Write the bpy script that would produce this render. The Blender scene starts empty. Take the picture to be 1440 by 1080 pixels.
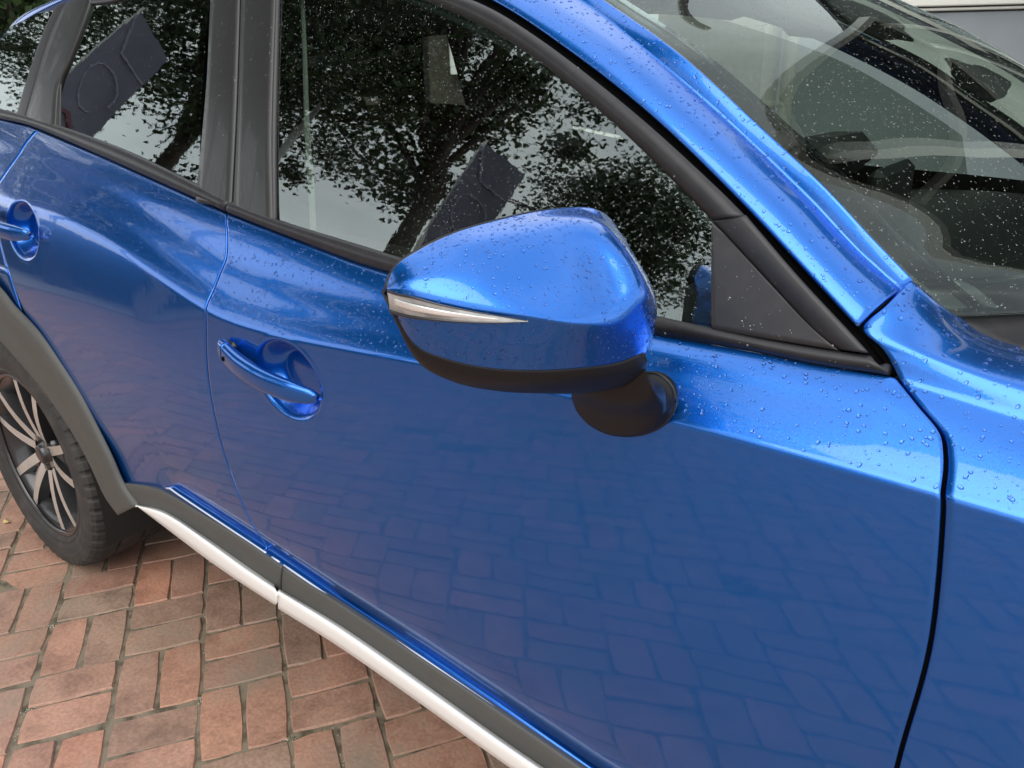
import bpy, math, random
import numpy as np
from mathutils import Vector, Matrix

random.seed(7); rng = np.random.default_rng(7)
R_ = math.radians
scene = bpy.context.scene
COL = scene.collection

# ------------------------------------------------------------------ camera
CAM = np.array([2.18465914, -1.52648516, 1.24019130])
CR = np.array([0.7923253060285439, 0.6096411435137712, -0.023628067250527716])
CU = np.array([-0.20348364682029613, 0.30057331779915325, 0.9317993808239637])
CF = np.array([-0.5751652066176179, 0.7334803042771022, -0.36220384914310666])
FPX = 1067.45
cam_d = bpy.data.cameras.new('camera'); cam = bpy.data.objects.new('camera', cam_d); COL.objects.link(cam)
cam_d.sensor_width = 36.0; cam_d.lens = FPX / 1440 * 36; cam_d.clip_start = 0.02; cam_d.clip_end = 500
cam.matrix_world = Matrix([[CR[0], CU[0], -CF[0], CAM[0]], [CR[1], CU[1], -CF[1], CAM[1]], [CR[2], CU[2], -CF[2], CAM[2]], [0, 0, 0, 1]])
scene.camera = cam

# ------------------------------------------------------------------ world: overcast sky
SUN_EL, SUN_AZ = R_(48), R_(-75)
w = bpy.data.worlds.new('World'); scene.world = w; w.use_nodes = True
nt = w.node_tree; nt.nodes.clear()
def N(t, ty, **kw):
    n = t.nodes.new(ty)
    for k, v in kw.items(): setattr(n, k, v)
    return n
sky = N(nt, 'ShaderNodeTexSky', sky_type='NISHITA', sun_disc=False)
sky.sun_elevation = SUN_EL; sky.sun_rotation = math.pi / 2 - SUN_AZ; sky.dust_density = 3.0
tc = N(nt, 'ShaderNodeTexCoord'); mp = N(nt, 'ShaderNodeMapping'); mp.inputs['Scale'].default_value = (1, 1, 2.2)
nz = N(nt, 'ShaderNodeTexNoise'); nz.inputs['Scale'].default_value = 2.3; nz.inputs['Detail'].default_value = 6; nz.inputs['Roughness'].default_value = .55
cr = N(nt, 'ShaderNodeValToRGB'); cr.color_ramp.elements[0].position = .36; cr.color_ramp.elements[1].position = .66
cr.color_ramp.elements[0].color = (9.5, 10.0, 10.6, 1); cr.color_ramp.elements[1].color = (15.0, 15.2, 15.2, 1)
mx = N(nt, 'ShaderNodeMixRGB'); mx.inputs['Fac'].default_value = .86
bg = N(nt, 'ShaderNodeBackground'); bg.inputs['Strength'].default_value = .115
out = N(nt, 'ShaderNodeOutputWorld')
L = nt.links.new
L(tc.outputs['Generated'], mp.inputs['Vector']); L(mp.outputs['Vector'], nz.inputs['Vector']); L(nz.outputs['Fac'], cr.inputs['Fac'])
L(sky.outputs['Color'], mx.inputs['Color1']); L(cr.outputs['Color'], mx.inputs['Color2']); L(mx.outputs['Color'], bg.inputs['Color']); L(bg.outputs['Background'], out.inputs['Surface'])
sd = bpy.data.lights.new('sun', 'SUN'); sd.energy = 1.5; sd.angle = R_(50); sd.color = (1, .96, .9)
so = bpy.data.objects.new('sun', sd); COL.objects.link(so)
sv = Vector((math.cos(SUN_EL) * math.cos(SUN_AZ), math.cos(SUN_EL) * math.sin(SUN_AZ), math.sin(SUN_EL)))
so.rotation_euler = sv.to_track_quat('Z', 'Y').to_euler()
scene.view_settings.view_transform = 'Standard'; scene.view_settings.look = 'None'
scene.view_settings.exposure = 0.34; scene.view_settings.gamma = 1; scene.view_settings.use_curve_mapping = False
scene.render.engine = 'CYCLES'
scene.cycles.max_bounces = 12; scene.cycles.transparent_max_bounces = 24; scene.cycles.transmission_bounces = 8
scene.cycles.glossy_bounces = 6; scene.cycles.diffuse_bounces = 3
scene.cycles.use_denoising = True; scene.cycles.caustics_refractive = True; scene.cycles.sample_clamp_indirect = 6
scene.cycles.blur_glossy = .3

# ------------------------------------------------------------------ pixel of the photograph (1440x1080) -> point on a surface of the car
def ray(x, y):
    d = CF + CR * (x - 720) / FPX - CU * (y - 540) / FPX
    return d / np.linalg.norm(d)
def aty(q, Y):
    d = ray(*q); return CAM + d * (Y - CAM[1]) / d[1]
def atz(q, Z):
    d = ray(*q); return CAM + d * (Z - CAM[2]) / d[2]
def ysurf(x, z):            # the leaning side-glass surface of the right side
    z0 = z - 1.0
    return -(.797 - .36 * z0 - .16 * z0 * z0 - .012 * (x - 1.1) ** 2)
def G(q, off=0.0):          # pixel -> glass surface, off = outboard
    Y = -.78
    for _ in range(14):
        P = aty(q, Y); Y = .5 * Y + .5 * (ysurf(P[0], P[2]) - off)
    return aty(q, Y)
def Gs(qs, off=0.0): return [G(q, off) for q in qs]

# ------------------------------------------------------------------ mesh helpers
def link(name, me, mat, parent=None, smooth=True):
    o = bpy.data.objects.new(name, me); COL.objects.link(o)
    if mat is not None:
        for m in (mat if isinstance(mat, (list, tuple)) else [mat]): me.materials.append(m)
    if parent is not None: o.parent = parent
    if smooth and len(me.polygons): me.polygons.foreach_set('use_smooth', [True] * len(me.polygons))
    return o
def mk(name, verts, faces, mat, parent=None, smooth=True):
    me = bpy.data.meshes.new(name); me.from_pydata([tuple(map(float, v)) for v in verts], [], faces); me.update()
    return link(name, me, mat, parent, smooth)
class MB:
    def __init__(s): s.v = []; s.f = []; s.mi = []
    def add(s, v, f, m=0):
        b = len(s.v); s.v += [tuple(map(float, p)) for p in v]; s.f += [tuple(b + i for i in q) for q in f]; s.mi += [m] * len(f)
    def box(s, c, d, rot=None, bev=0.0, m=0):
        c = np.array(c, float); d = np.array(d, float) / 2
        if bev <= 0:
            v = [np.array([x, y, z]) * d for z in (-1, 1) for y in (-1, 1) for x in (-1, 1)]
            f = [(0, 2, 3, 1), (4, 5, 7, 6), (0, 1, 5, 4), (2, 6, 7, 3), (0, 4, 6, 2), (1, 3, 7, 5)]
        else:
            b = min(bev, *(d * .9)); v = []; f = []
            idx = {}
            for z in (-1, 1):
                for y in (-1, 1):
                    for x in (-1, 1):
                        for ax in range(3):
                            p = np.array([x, y, z]) * (d - b); p[ax] = (x, y, z)[ax] * d[ax]; idx[(x, y, z, ax)] = len(v); v.append(p)
            def q(*k): f.append(tuple(idx[t] for t in k))
            for a in range(3):
                o = [i for i in range(3) if i != a]
                for sgn in (-1, 1):
                    ks = []
                    for (i, j) in ((-1, -1), (1, -1), (1, 1), (-1, 1)):
                        t = [0, 0, 0]; t[a] = sgn; t[o[0]] = i; t[o[1]] = j; ks.append((*t, a))
                    if (sgn == 1) != (a != 1): ks = ks[::-1]
                    q(*ks)
                    # edges along axis a
            for a in range(3):
                o = [i for i in range(3) if i != a]
                for i in (-1, 1):
                    for j in (-1, 1):
                        t0 = [0, 0, 0]; t0[a] = -1; t0[o[0]] = i; t0[o[1]] = j
                        t1 = list(t0); t1[a] = 1
                        k = [(*t0, o[0]), (*t1, o[0]), (*t1, o[1]), (*t0, o[1])]
                        if (i * j == 1) == (a != 1): k = k[::-1]
                        q(*k)
            for z in (-1, 1):
                for y in (-1, 1):
                    for x in (-1, 1):
                        k = [(x, y, z, 0), (x, y, z, 1), (x, y, z, 2)]
                        if x * y * z < 0: k = k[::-1]
                        q(*k)
        v = np.array(v)
        if rot is not None: v = v @ np.array(rot).T
        s.add(v + c, f, m)
    def tube(s, pts, rad, seg=8, caps=True, m=0, flat=1.0, upv=None):
        pts = [np.array(p, float) for p in pts]; n = len(pts)
        rad = [rad] * n if np.isscalar(rad) else rad
        V = []; up = np.array([0, 0, 1.0]) if upv is None else np.array(upv, float)
        for i, p in enumerate(pts):
            t = pts[min(i + 1, n - 1)] - pts[max(i - 1, 0)]; t /= np.linalg.norm(t) + 1e-12
            u = up - t * (up @ t)
            if np.linalg.norm(u) < 1e-3: u = np.array([1, 0, 0.]) - t * t[0]
            u /= np.linalg.norm(u); r = np.cross(t, u)
            for k in range(seg):
                a = 2 * math.pi * k / seg; V.append(p + rad[i] * (math.cos(a) * r * flat + math.sin(a) * u))
        F = [(i * seg + k, i * seg + (k + 1) % seg, (i + 1) * seg + (k + 1) % seg, (i + 1) * seg + k) for i in range(n - 1) for k in range(seg)]
        if caps: F += [tuple(range(seg))[::-1], tuple((n - 1) * seg + k for k in range(seg))]
        s.add(V, F, m)
    def lathe(s, prof, seg=48, c=(0, 0, 0), m=0, closed=False):   # profile (radius, axial); axis = -Y (outboard)
        V = []; n = len(prof)
        for k in range(seg):
            a = 2 * math.pi * k / seg
            for (r, ax) in prof: V.append((c[0] + r * math.cos(a), c[1] - ax, c[2] + r * math.sin(a)))
        F = []
        for k in range(seg):
            for i in range(n - 1 + (1 if closed else 0)):
                j = (i + 1) % n; F.append((k * n + i, k * n + j, ((k + 1) % seg) * n + j, ((k + 1) % seg) * n + i))
        s.add(V, F, m)
    def build(s, name, mat, parent=None, smooth=False):
        o = mk(name, s.v, s.f, mat, parent, smooth)
        if any(s.mi): o.data.polygons.foreach_set('material_index', s.mi)
        return o
def cr_spline(P, n, closed=False):
    P = np.array(P, float)
    if len(P) == 2: return np.array([P[0] + (P[1] - P[0]) * t for t in np.linspace(0, 1, n)])
    d = np.linalg.norm(np.diff(P, axis=0), axis=1) ** .5; d = np.maximum(d, 1e-6)
    t = np.concatenate([[0], np.cumsum(d)])
    # monotone-ish hermite with finite-difference tangents
    m = np.zeros_like(P)
    sl = np.diff(P, axis=0) / d[:, None]
    m[0] = sl[0]; m[-1] = sl[-1]
    for i in range(1, len(P) - 1): m[i] = (sl[i - 1] * d[i] + sl[i] * d[i - 1]) / (d[i - 1] + d[i])
    K = 16; pts = []
    for i in range(len(P) - 1):
        u = np.linspace(0, 1, K, endpoint=False)[:, None]; h = d[i]
        pts.append((2 * u**3 - 3 * u**2 + 1) * P[i] + (u**3 - 2 * u**2 + u) * h * m[i] + (-2 * u**3 + 3 * u**2) * P[i + 1] + (u**3 - u**2) * h * m[i + 1])
    Q = np.concatenate(pts + [P[-1:]]); L_ = np.concatenate([[0], np.cumsum(np.linalg.norm(np.diff(Q, axis=0), axis=1))])
    s = np.linspace(0, L_[-1], n)
    return np.stack([np.interp(s, L_, Q[:, k]) for k in range(3)], 1)
def loft_grid(rows, nu, nv, resample=True):
    A = np.array([cr_spline(r, nu) if resample else np.array(r) for r in rows])       # nr,nu,3
    return np.stack([cr_spline(A[:, i], nv) for i in range(A.shape[1])], 1)  # nv,nu,3
def grid_obj(name, g, mat, parent=None, ref=(1.2, 0, .6), fold=.010, rnd=.0012, skip=()):
    nv, nu, _ = g.shape
    V = [g.reshape(-1, 3)]; F = [(i * nu + j, i * nu + j + 1, (i + 1) * nu + j + 1, (i + 1) * nu + j) for i in range(nv - 1) for j in range(nu - 1)]
    du = np.gradient(g, axis=1); dv = np.gradient(g, axis=0); n = np.cross(du, dv); n /= np.linalg.norm(n, axis=2, keepdims=True) + 1e-12
    c = g.reshape(-1, 3).mean(0) - np.array(ref, float)
    flip = (n.mean((0, 1)) @ c) < 0
    if flip: F = [f[::-1] for f in F]; n = -n
    if fold:
        ring = [(0, j) for j in range(nu)] + [(i, nu - 1) for i in range(1, nv)] + [(nv - 1, j) for j in range(nu - 2, -1, -1)] + [(i, 0) for i in range(nv - 2, 0, -1)]
        inner = [(min(max(i, 1), nv - 2), min(max(j, 1), nu - 2)) for i, j in ring]
        R1 = []; R2 = []
        for (i, j), (a, b) in zip(ring, inner):
            t = g[i, j] - g[a, b]; t -= n[i, j] * (t @ n[i, j]); t /= np.linalg.norm(t) + 1e-12
            R1.append(g[i, j] + t * rnd - n[i, j] * rnd * 1.2); R2.append(g[i, j] + t * rnd - n[i, j] * fold)
        b0 = nu * nv; m = len(ring); V += [np.array(R1), np.array(R2)]
        ids = [i * nu + j for i, j in ring]
        for k in range(m):
            k2 = (k + 1) % m
            f1 = (ids[k], b0 + k, b0 + k2, ids[k2]); f2 = (b0 + k, b0 + m + k, b0 + m + k2, b0 + k2)
            F += [f1, f2] if not flip else [f1[::-1], f2[::-1]]
    V = np.concatenate(V)
    me = bpy.data.meshes.new(name)
    me.vertices.add(len(V)); me.vertices.foreach_set('co', V.astype('f').ravel())
    me.loops.add(4 * len(F)); me.loops.foreach_set('vertex_index', np.array(F, dtype='i').ravel())
    me.polygons.add(len(F)); me.polygons.foreach_set('loop_start', np.arange(0, 4 * len(F), 4, dtype='i'))
    me.update(calc_edges=True); me.validate()
    return link(name, me, mat, parent, True)
def loft(name, rows, nu, nv, mat, parent=None, **k):
    return grid_obj(name, loft_grid(rows, nu, nv), mat, parent, **k)
def tag(o, label=None, cat=None, group=None, kind=None):
    if label: o['label'] = label
    if cat: o['category'] = cat
    if group: o['group'] = group
    if kind: o['kind'] = kind
    return o
def empty(name, loc=(0, 0, 0), rz=0):
    o = bpy.data.objects.new(name, None); COL.objects.link(o); o.location = loc; o.rotation_euler = (0, 0, rz); return o
def strip(name, A, B, nu, mat, parent, crown=.002, fold=.010, nv=7, rnd=.0015, ref=(1.2, 0, .6)):
    """band between polylines A and B, slightly crowned outboard"""
    a = cr_spline(A, nu); b = cr_spline(B, nu); rows = []
    out_ = np.array([0, -1, .25]); out_ /= np.linalg.norm(out_)
    for t in np.linspace(0, 1, nv): rows.append(a * (1 - t) + b * t + out_ * crown * (1 - (2 * t - 1) ** 2))
    return grid_obj(name, np.array(rows), mat, parent, fold=fold, rnd=rnd, ref=ref)

# ------------------------------------------------------------------ materials
def mat(name, col, rough=.5, metal=0.0, coat=0.0, spec=.5, noise=None, bump=None, **kw):
    m = bpy.data.materials.new(name); m.use_nodes = True; t = m.node_tree; b = t.nodes['Principled BSDF']
    b.inputs['Base Color'].default_value = (*col, 1); b.inputs['Roughness'].default_value = rough; b.inputs['Metallic'].default_value = metal
    b.inputs['Coat Weight'].default_value = coat; b.inputs['Coat Roughness'].default_value = kw.get('coat_rough', .03); b.inputs['Specular IOR Level'].default_value = spec
    tcn = None
    if noise or bump: tcn = N(t, 'ShaderNodeTexCoord')
    if noise:   # (scale, col2, lo, hi)
        n = N(t, 'ShaderNodeTexNoise'); n.inputs['Scale'].default_value = noise[0]; n.inputs['Detail'].default_value = 6
        r = N(t, 'ShaderNodeValToRGB'); r.color_ramp.elements[0].position = noise[2]; r.color_ramp.elements[1].position = noise[3]
        r.color_ramp.elements[0].color = (*col, 1); r.color_ramp.elements[1].color = (*noise[1], 1)
        t.links.new(tcn.outputs['Object'], n.inputs['Vector']); t.links.new(n.outputs['Fac'], r.inputs['Fac']); t.links.new(r.outputs['Color'], b.inputs['Base Color'])
    if bump:    # (scale, distance, strength)
        n = N(t, 'ShaderNodeTexNoise'); n.inputs['Scale'].default_value = bump[0]; n.inputs['Detail'].default_value = 4
        u = N(t, 'ShaderNodeBump'); u.inputs['Distance'].default_value = bump[1]; u.inputs['Strength'].default_value = bump[2]
        t.links.new(tcn.outputs['Object'], n.inputs['Vector']); t.links.new(n.outputs['Fac'], u.inputs['Height']); t.links.new(u.outputs['Normal'], b.inputs['Normal'])
    return m
def glass_mat(name, tint, spec_boost=0.0, rough=.004, ior=1.62, wav=.13):
    m = bpy.data.materials.new(name); m.use_nodes = True; t = m.node_tree; t.nodes.clear()
    tr = N(t, 'ShaderNodeBsdfTransparent'); tr.inputs['Color'].default_value = (*tint, 1)
    gl = N(t, 'ShaderNodeBsdfGlossy'); gl.inputs['Roughness'].default_value = rough; gl.inputs['Color'].default_value = (.9, 1, .97, 1)
    fr = N(t, 'ShaderNodeFresnel'); fr.inputs['IOR'].default_value = ior
    ad = N(t, 'ShaderNodeMath', operation='ADD'); ad.inputs[1].default_value = spec_boost; ad.use_clamp = True
    mi = N(t, 'ShaderNodeMixShader'); o = N(t, 'ShaderNodeOutputMaterial')
    # faint water film waviness
    tcn = N(t, 'ShaderNodeTexCoord'); n = N(t, 'ShaderNodeTexNoise'); n.inputs['Scale'].default_value = 26; n.inputs['Detail'].default_value = 5
    u = N(t, 'ShaderNodeBump'); u.inputs['Distance'].default_value = .0004; u.inputs['Strength'].default_value = wav
    t.links.new(tcn.outputs['Object'], n.inputs['Vector']); t.links.new(n.outputs['Fac'], u.inputs['Height']); t.links.new(u.outputs['Normal'], gl.inputs['Normal'])
    t.links.new(fr.outputs[0], ad.inputs[0]); t.links.new(ad.outputs[0], mi.inputs['Fac']); t.links.new(tr.outputs[0], mi.inputs[1]); t.links.new(gl.outputs[0], mi.inputs[2]); t.links.new(mi.outputs[0], o.inputs['Surface'])
    return m
def paint_mat():
    m = mat('blue_metallic_paint', (.004, .122, .50), rough=.27, metal=.86, coat=1.0, coat_rough=.038)
    t = m.node_tree; b = t.nodes['Principled BSDF']; b.inputs['Coat IOR'].default_value = 1.48
    tcn = N(t, 'ShaderNodeTexCoord')
    # metal flake
    vo = N(t, 'ShaderNodeTexVoronoi'); vo.inputs['Scale'].default_value = 1600
    mixn = N(t, 'ShaderNodeMixRGB', blend_type='MIX'); mixn.inputs['Fac'].default_value = .12
    geo = N(t, 'ShaderNodeNewGeometry')
    sub = N(t, 'ShaderNodeVectorMath', operation='SUBTRACT'); sub.inputs[1].default_value = (.5, .5, .5)
    sc = N(t, 'ShaderNodeVectorMath', operation='SCALE'); sc.inputs['Scale'].default_value = .07
    add = N(t, 'ShaderNodeVectorMath', operation='ADD'); nrm = N(t, 'ShaderNodeVectorMath', operation='NORMALIZE')
    t.links.new(tcn.outputs['Object'], vo.inputs['Vector']); t.links.new(vo.outputs['Color'], sub.inputs[0]); t.links.new(sub.outputs[0], sc.inputs[0])
    t.links.new(sc.outputs[0], add.inputs[0]); t.links.new(geo.outputs['Normal'], add.inputs[1]); t.links.new(add.outputs[0], nrm.inputs[0]); t.links.new(nrm.outputs[0], b.inputs['Normal'])
    # orange peel / water film on the clear coat
    n = N(t, 'ShaderNodeTexNoise'); n.inputs['Scale'].default_value = 30; n.inputs['Detail'].default_value = 4
    u = N(t, 'ShaderNodeBump'); u.inputs['Distance'].default_value = .0006; u.inputs['Strength'].default_value = .14
    t.links.new(tcn.outputs['Object'], n.inputs['Vector']); t.links.new(n.outputs['Fac'], u.inputs['Height']); t.links.new(u.outputs['Normal'], b.inputs['Coat Normal'])
    return m
M_paint = paint_mat()
M_trim = mat('satin_black_trim', (.015, .015, .017), .40, spec=.4, bump=(900, .0002, .15), noise=(60, (.021, .020, .022), .4, .7))
M_pillar = mat('pillar_film', (.014, .0145, .0145), .38, coat=.15, spec=.4, bump=(400, .0002, .1))
M_clad = mat('grey_textured_cladding', (.058, .058, .053), .55, bump=(1500, .0003, .35), noise=(30, (.062, .061, .057), .35, .7))
M_rub = mat('black_rubber', (.010, .010, .011), .45)
M_gap = mat('gap_black', (.002, .002, .002), .9, spec=.05)
M_silver = mat('satin_silver_strip', (.74, .735, .71), .36, metal=0, coat=.5, bump=(500, .0001, .08))
M_edge = mat('painted_edge_highlight', (.62, .66, .76), .3, metal=.2, coat=.5)  # pale colour stands in for the sky highlight on the door ledge
M_tyre = mat('tyre_rubber', (.022, .021, .020), .75, noise=(25, (.045, .04, .035), .45, .75), bump=(300, .0006, .3))
M_rimd = mat('dark_rim_metal', (.035, .034, .036), .35, metal=.6, coat=.5)
M_rimm = mat('machined_rim_face', (.60, .58, .55), .30, metal=.6, noise=(14, (.42, .40, .36), .4, .8))
M_disc = mat('brake_disc_steel', (.30, .29, .28), .35, metal=.9)
M_lamp = mat('clear_lamp_lens', (.20, .20, .20), .30, metal=.2, coat=1.0, noise=(45, (.42, .42, .41), .35, .65))
M_refl = mat('lamp_reflector', (.75, .75, .73), .2, metal=.5, coat=1.0)
M_int = mat('dark_interior_plastic', (.016, .016, .017), .55)
M_seat = mat('black_seat_fabric', (.014, .014, .015), .85, bump=(600, .0006, .4))
M_red = mat('red_vent_ring', (.35, .01, .01), .35)
M_under = mat('underbody_black', (.016, .014, .013), .9)
M_gl_f = glass_mat('clear_tinted_glass', (.62, .72, .66), .11)
M_gl_r = glass_mat('privacy_glass', (.08, .085, .085), .11)
M_gl_w = glass_mat('windscreen_glass', (.62, .72, .66), ior=1.5, wav=.05)
M_frit = mat('black_glass_border', (.006, .006, .007), .12, coat=1.0, coat_rough=.01)
M_mirg = mat('mirror_glass', (.8, .8, .8), .02, metal=1)
M_water = bpy.data.materials.new('water_drop'); M_water.use_nodes = True
b_ = M_water.node_tree.nodes['Principled BSDF']; b_.inputs['Transmission Weight'].default_value = 1; b_.inputs['IOR'].default_value = 1.33; b_.inputs['Roughness'].default_value = 0.0; b_.inputs['Base Color'].default_value = (1, 1, 1, 1)

M_water2 = M_water.copy(); M_water2.name = 'whitened_water_drop'; M_water2.node_tree.nodes['Principled BSDF'].inputs['Transmission Weight'].default_value = .85  # partly white body stands in for sky light glinting in the drops
# ================================================================== SETTING: ground
GO = np.array([0.2691, -1.0060]); GT = R_(56.9); PI_, PJ_ = .1830, .2085
ei = np.array([math.cos(GT), math.sin(GT)]); ej = np.array([math.sin(GT), -math.cos(GT)])
def ground_mat():
    m = mat('worn_concrete_yard', (.28, .27, .25), .7); t = m.node_tree; b = t.nodes['Principled BSDF']
    tcn = N(t, 'ShaderNodeTexCoord'); mpn = N(t, 'ShaderNodeMapping'); mpn.inputs['Rotation'].default_value = (0, 0, -GT)
    n = N(t, 'ShaderNodeTexNoise'); n.inputs['Scale'].default_value = .8; n.inputs['Detail'].default_value = 8; n.inputs['Roughness'].default_value = .7
    r = N(t, 'ShaderNodeValToRGB'); r.color_ramp.elements[0].position = .35; r.color_ramp.elements[0].color = (.22, .215, .20, 1); r.color_ramp.elements[1].position = .7; r.color_ramp.elements[1].color = (.34, .33, .30, 1)
    t.links.new(tcn.outputs['Object'], mpn.inputs[0]); t.links.new(mpn.outputs[0], n.inputs['Vector']); t.links.new(n.outputs['Fac'], r.inputs[0]); t.links.new(r.outputs[0], b.inputs['Base Color'])
    return m
def sand_mat():
    m = mat('joint_sand', (.21, .17, .12), .95, noise=(28, (.085, .070, .045), .46, .66), bump=(400, .003, .6)); return m
g = MB(); S = 90
g.add([(-S, -S, -.035), (S, -S, -.035), (S, S, -.035), (-S, S, -.035)], [(0, 1, 2, 3)])
ground = tag(g.build('ground', ground_mat()), kind='structure')
g = MB()
gx, gy = np.meshgrid(np.linspace(-5, 6.5, 60), np.linspace(-8, 2.2, 60)); gv = np.stack([gx, gy, -.0052 + .0018 * np.sin(gx * 31) * np.sin(gy * 27)], 2).reshape(-1, 3)
g.add(gv, [(i * 60 + j, i * 60 + j + 1, (i + 1) * 60 + j + 1, (i + 1) * 60 + j) for i in range(59) for j in range(59)])
pave = tag(g.build('pavement', sand_mat(), smooth=True), kind='structure')

def brick_mat():
    m = mat('clay_brick', (.25, .12, .09), .62); t = m.node_tree; b = t.nodes['Principled BSDF']
    oi = N(t, 'ShaderNodeObjectInfo'); ge = N(t, 'ShaderNodeNewGeometry'); ad = N(t, 'ShaderNodeMath', operation='ADD'); fr = N(t, 'ShaderNodeMath', operation='FRACT')
    t.links.new(oi.outputs['Random'], ad.inputs[0]); t.links.new(ge.outputs['Random Per Island'], ad.inputs[1]); t.links.new(ad.outputs[0], fr.inputs[0])
    r = N(t, 'ShaderNodeValToRGB'); cs = [(0, (0.427, 0.232, 0.166)), (.2, (0.335, 0.215, 0.164)), (.38, (0.455, 0.254, 0.180)), (.55, (0.377, 0.210, 0.153)), (.7, (0.319, 0.229, 0.173)), (.86, (0.484, 0.240, 0.160)), (1, (0.384, 0.240, 0.182))]
    while len(r.color_ramp.elements) < len(cs): r.color_ramp.elements.new(.5)
    for e, (p_, c_) in zip(r.color_ramp.elements, cs): e.position = p_; e.color = (*c_, 1)
    t.links.new(fr.outputs[0], r.inputs[0])
    n1 = N(t, 'ShaderNodeTexNoise'); n1.inputs['Scale'].default_value = 9; n1.inputs['Detail'].default_value = 8; n1.inputs['Roughness'].default_value = .65
    n2 = N(t, 'ShaderNodeTexNoise'); n2.inputs['Scale'].default_value = 120; n2.inputs['Detail'].default_value = 5
    r1 = N(t, 'ShaderNodeValToRGB'); r1.color_ramp.elements[0].position = .3; r1.color_ramp.elements[0].color = (.58, .56, .55, 1); r1.color_ramp.elements[1].position = .72; r1.color_ramp.elements[1].color = (1.25, 1.22, 1.18, 1)
    r2 = N(t, 'ShaderNodeValToRGB'); r2.color_ramp.elements[0].position = .3; r2.color_ramp.elements[0].color = (.8, .8, .8, 1); r2.color_ramp.elements[1].position = .7; r2.color_ramp.elements[1].color = (1.15, 1.15, 1.15, 1)
    m1 = N(t, 'ShaderNodeMixRGB', blend_type='MULTIPLY'); m1.inputs[0].default_value = 1; m2 = N(t, 'ShaderNodeMixRGB', blend_type='MULTIPLY'); m2.inputs[0].default_value = 1
    tcw = N(t, 'ShaderNodeNewGeometry')
    for n_ in (n1, n2): t.links.new(tcw.outputs['Position'], n_.inputs['Vector'])
    t.links.new(n1.outputs['Fac'], r1.inputs[0]); t.links.new(n2.outputs['Fac'], r2.inputs[0]); t.links.new(r.outputs[0], m1.inputs[1]); t.links.new(r1.outputs[0], m1.inputs[2]); t.links.new(m1.outputs[0], m2.inputs[1]); t.links.new(r2.outputs[0], m2.inputs[2])
    # lichen / sand stains
    n3 = N(t, 'ShaderNodeTexNoise'); n3.inputs['Scale'].default_value = 4.5; n3.inputs['Detail'].default_value = 9; n3.inputs['Roughness'].default_value = .7
    r3 = N(t, 'ShaderNodeValToRGB'); r3.color_ramp.elements[0].position = .5; r3.color_ramp.elements[0].color = (0, 0, 0, 1); r3.color_ramp.elements[1].position = .68; r3.color_ramp.elements[1].color = (.85, .85, .85, 1)
    m3 = N(t, 'ShaderNodeMixRGB'); m3.inputs[2].default_value = (.20, .165, .125, 1)
    t.links.new(tcw.outputs['Position'], n3.inputs['Vector']); t.links.new(n3.outputs['Fac'], r3.inputs[0]); t.links.new(r3.outputs[0], m3.inputs[0]); t.links.new(m2.outputs[0], m3.inputs[1]); t.links.new(m3.outputs[0], b.inputs['Base Color'])
    u = N(t, 'ShaderNodeBump'); u.inputs['Distance'].default_value = .0025; u.inputs['Strength'].default_value = .5
    t.links.new(n2.outputs['Fac'], u.inputs['Height']); t.links.new(u.outputs['Normal'], b.inputs['Normal'])
    rr = N(t, 'ShaderNodeMapRange'); rr.inputs['To Min'].default_value = .42; rr.inputs['To Max'].default_value = .8; t.links.new(n1.outputs['Fac'], rr.inputs['Value']); t.links.new(rr.outputs[0], b.inputs['Roughness'])
    return m
M_brick = brick_mat()
def brick_geo(seed, l=.1, w_=.05):        # half sizes; irregular outline, rounded top edge
    r = random.Random(seed); pts = []
    for (x, y) in ((-1, -1), (-.35, -1), (.3, -1), (1, -1), (1, 0), (1, 1), (.35, 1), (-.3, 1), (-1, 1), (-1, 0)):
        c = abs(x) == 1 and abs(y) == 1
        k = .0035 if c else 0
        pts.append((x * (l - k - r.uniform(0, .0014)), y * (w_ - k - r.uniform(0, .0014))))
    v = [(x, y, -.03) for x, y in pts] + [(x, y, -.004 + r.uniform(-.001, .0006)) for x, y in pts] + [(x * (1 - .0028 / l), y * (1 - .0028 / w_), 0 + r.uniform(-.0004, .0004)) for x, y in pts]
    n = 10; f = [(i, (i + 1) % n, n + (i + 1) % n, n + i) for i in range(n)] + [(n + i, n + (i + 1) % n, 2 * n + (i + 1) % n, 2 * n + i) for i in range(n)] + [tuple(range(2 * n, 3 * n))]
    return v, f
bricks = []
coloff = {}
for i in range(-34, 40):
    ro = random.Random(i * 13 + 5)
    oj = {-1: .05, 0: 0.0, 1: 0.0, 2: -.14, 3: -.16, 4: -.05}.get(i, ro.uniform(-.18, .18)); jw = [ro.uniform(-.03, .03) for _ in range(90)]
    for j in range(-34, 40):
        vert = (i + j) % 2 == 0
        c0 = GO + PI_ * (i + .5) * ei + PJ_ * (j + .5 + oj + jw[j + 34]) * ej
        if not (-4.6 < c0[0] < 6.0 and -7.4 < c0[1] < 1.8): continue
        for s in (-1, 1):
            if vert: c = c0 + ei * s * PI_ * .25; ax = ej
            else: c = c0 + ej * s * PJ_ * .25; ax = ei
            c = c + rng.normal(0, .0012, 2)
            ang = math.atan2(ax[1], ax[0]) + rng.normal(0, .014)
            bricks.append((c[0], c[1], rng.normal(0, .0014) - .0015, ang, rng.normal(0, .006), rng.normal(0, .006), vert))
def pix(P):
    d = np.array(P) - CAM; k = d @ CF
    return (720 + FPX * (d @ CR) / k, 540 - FPX * (d @ CU) / k, k)
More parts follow.
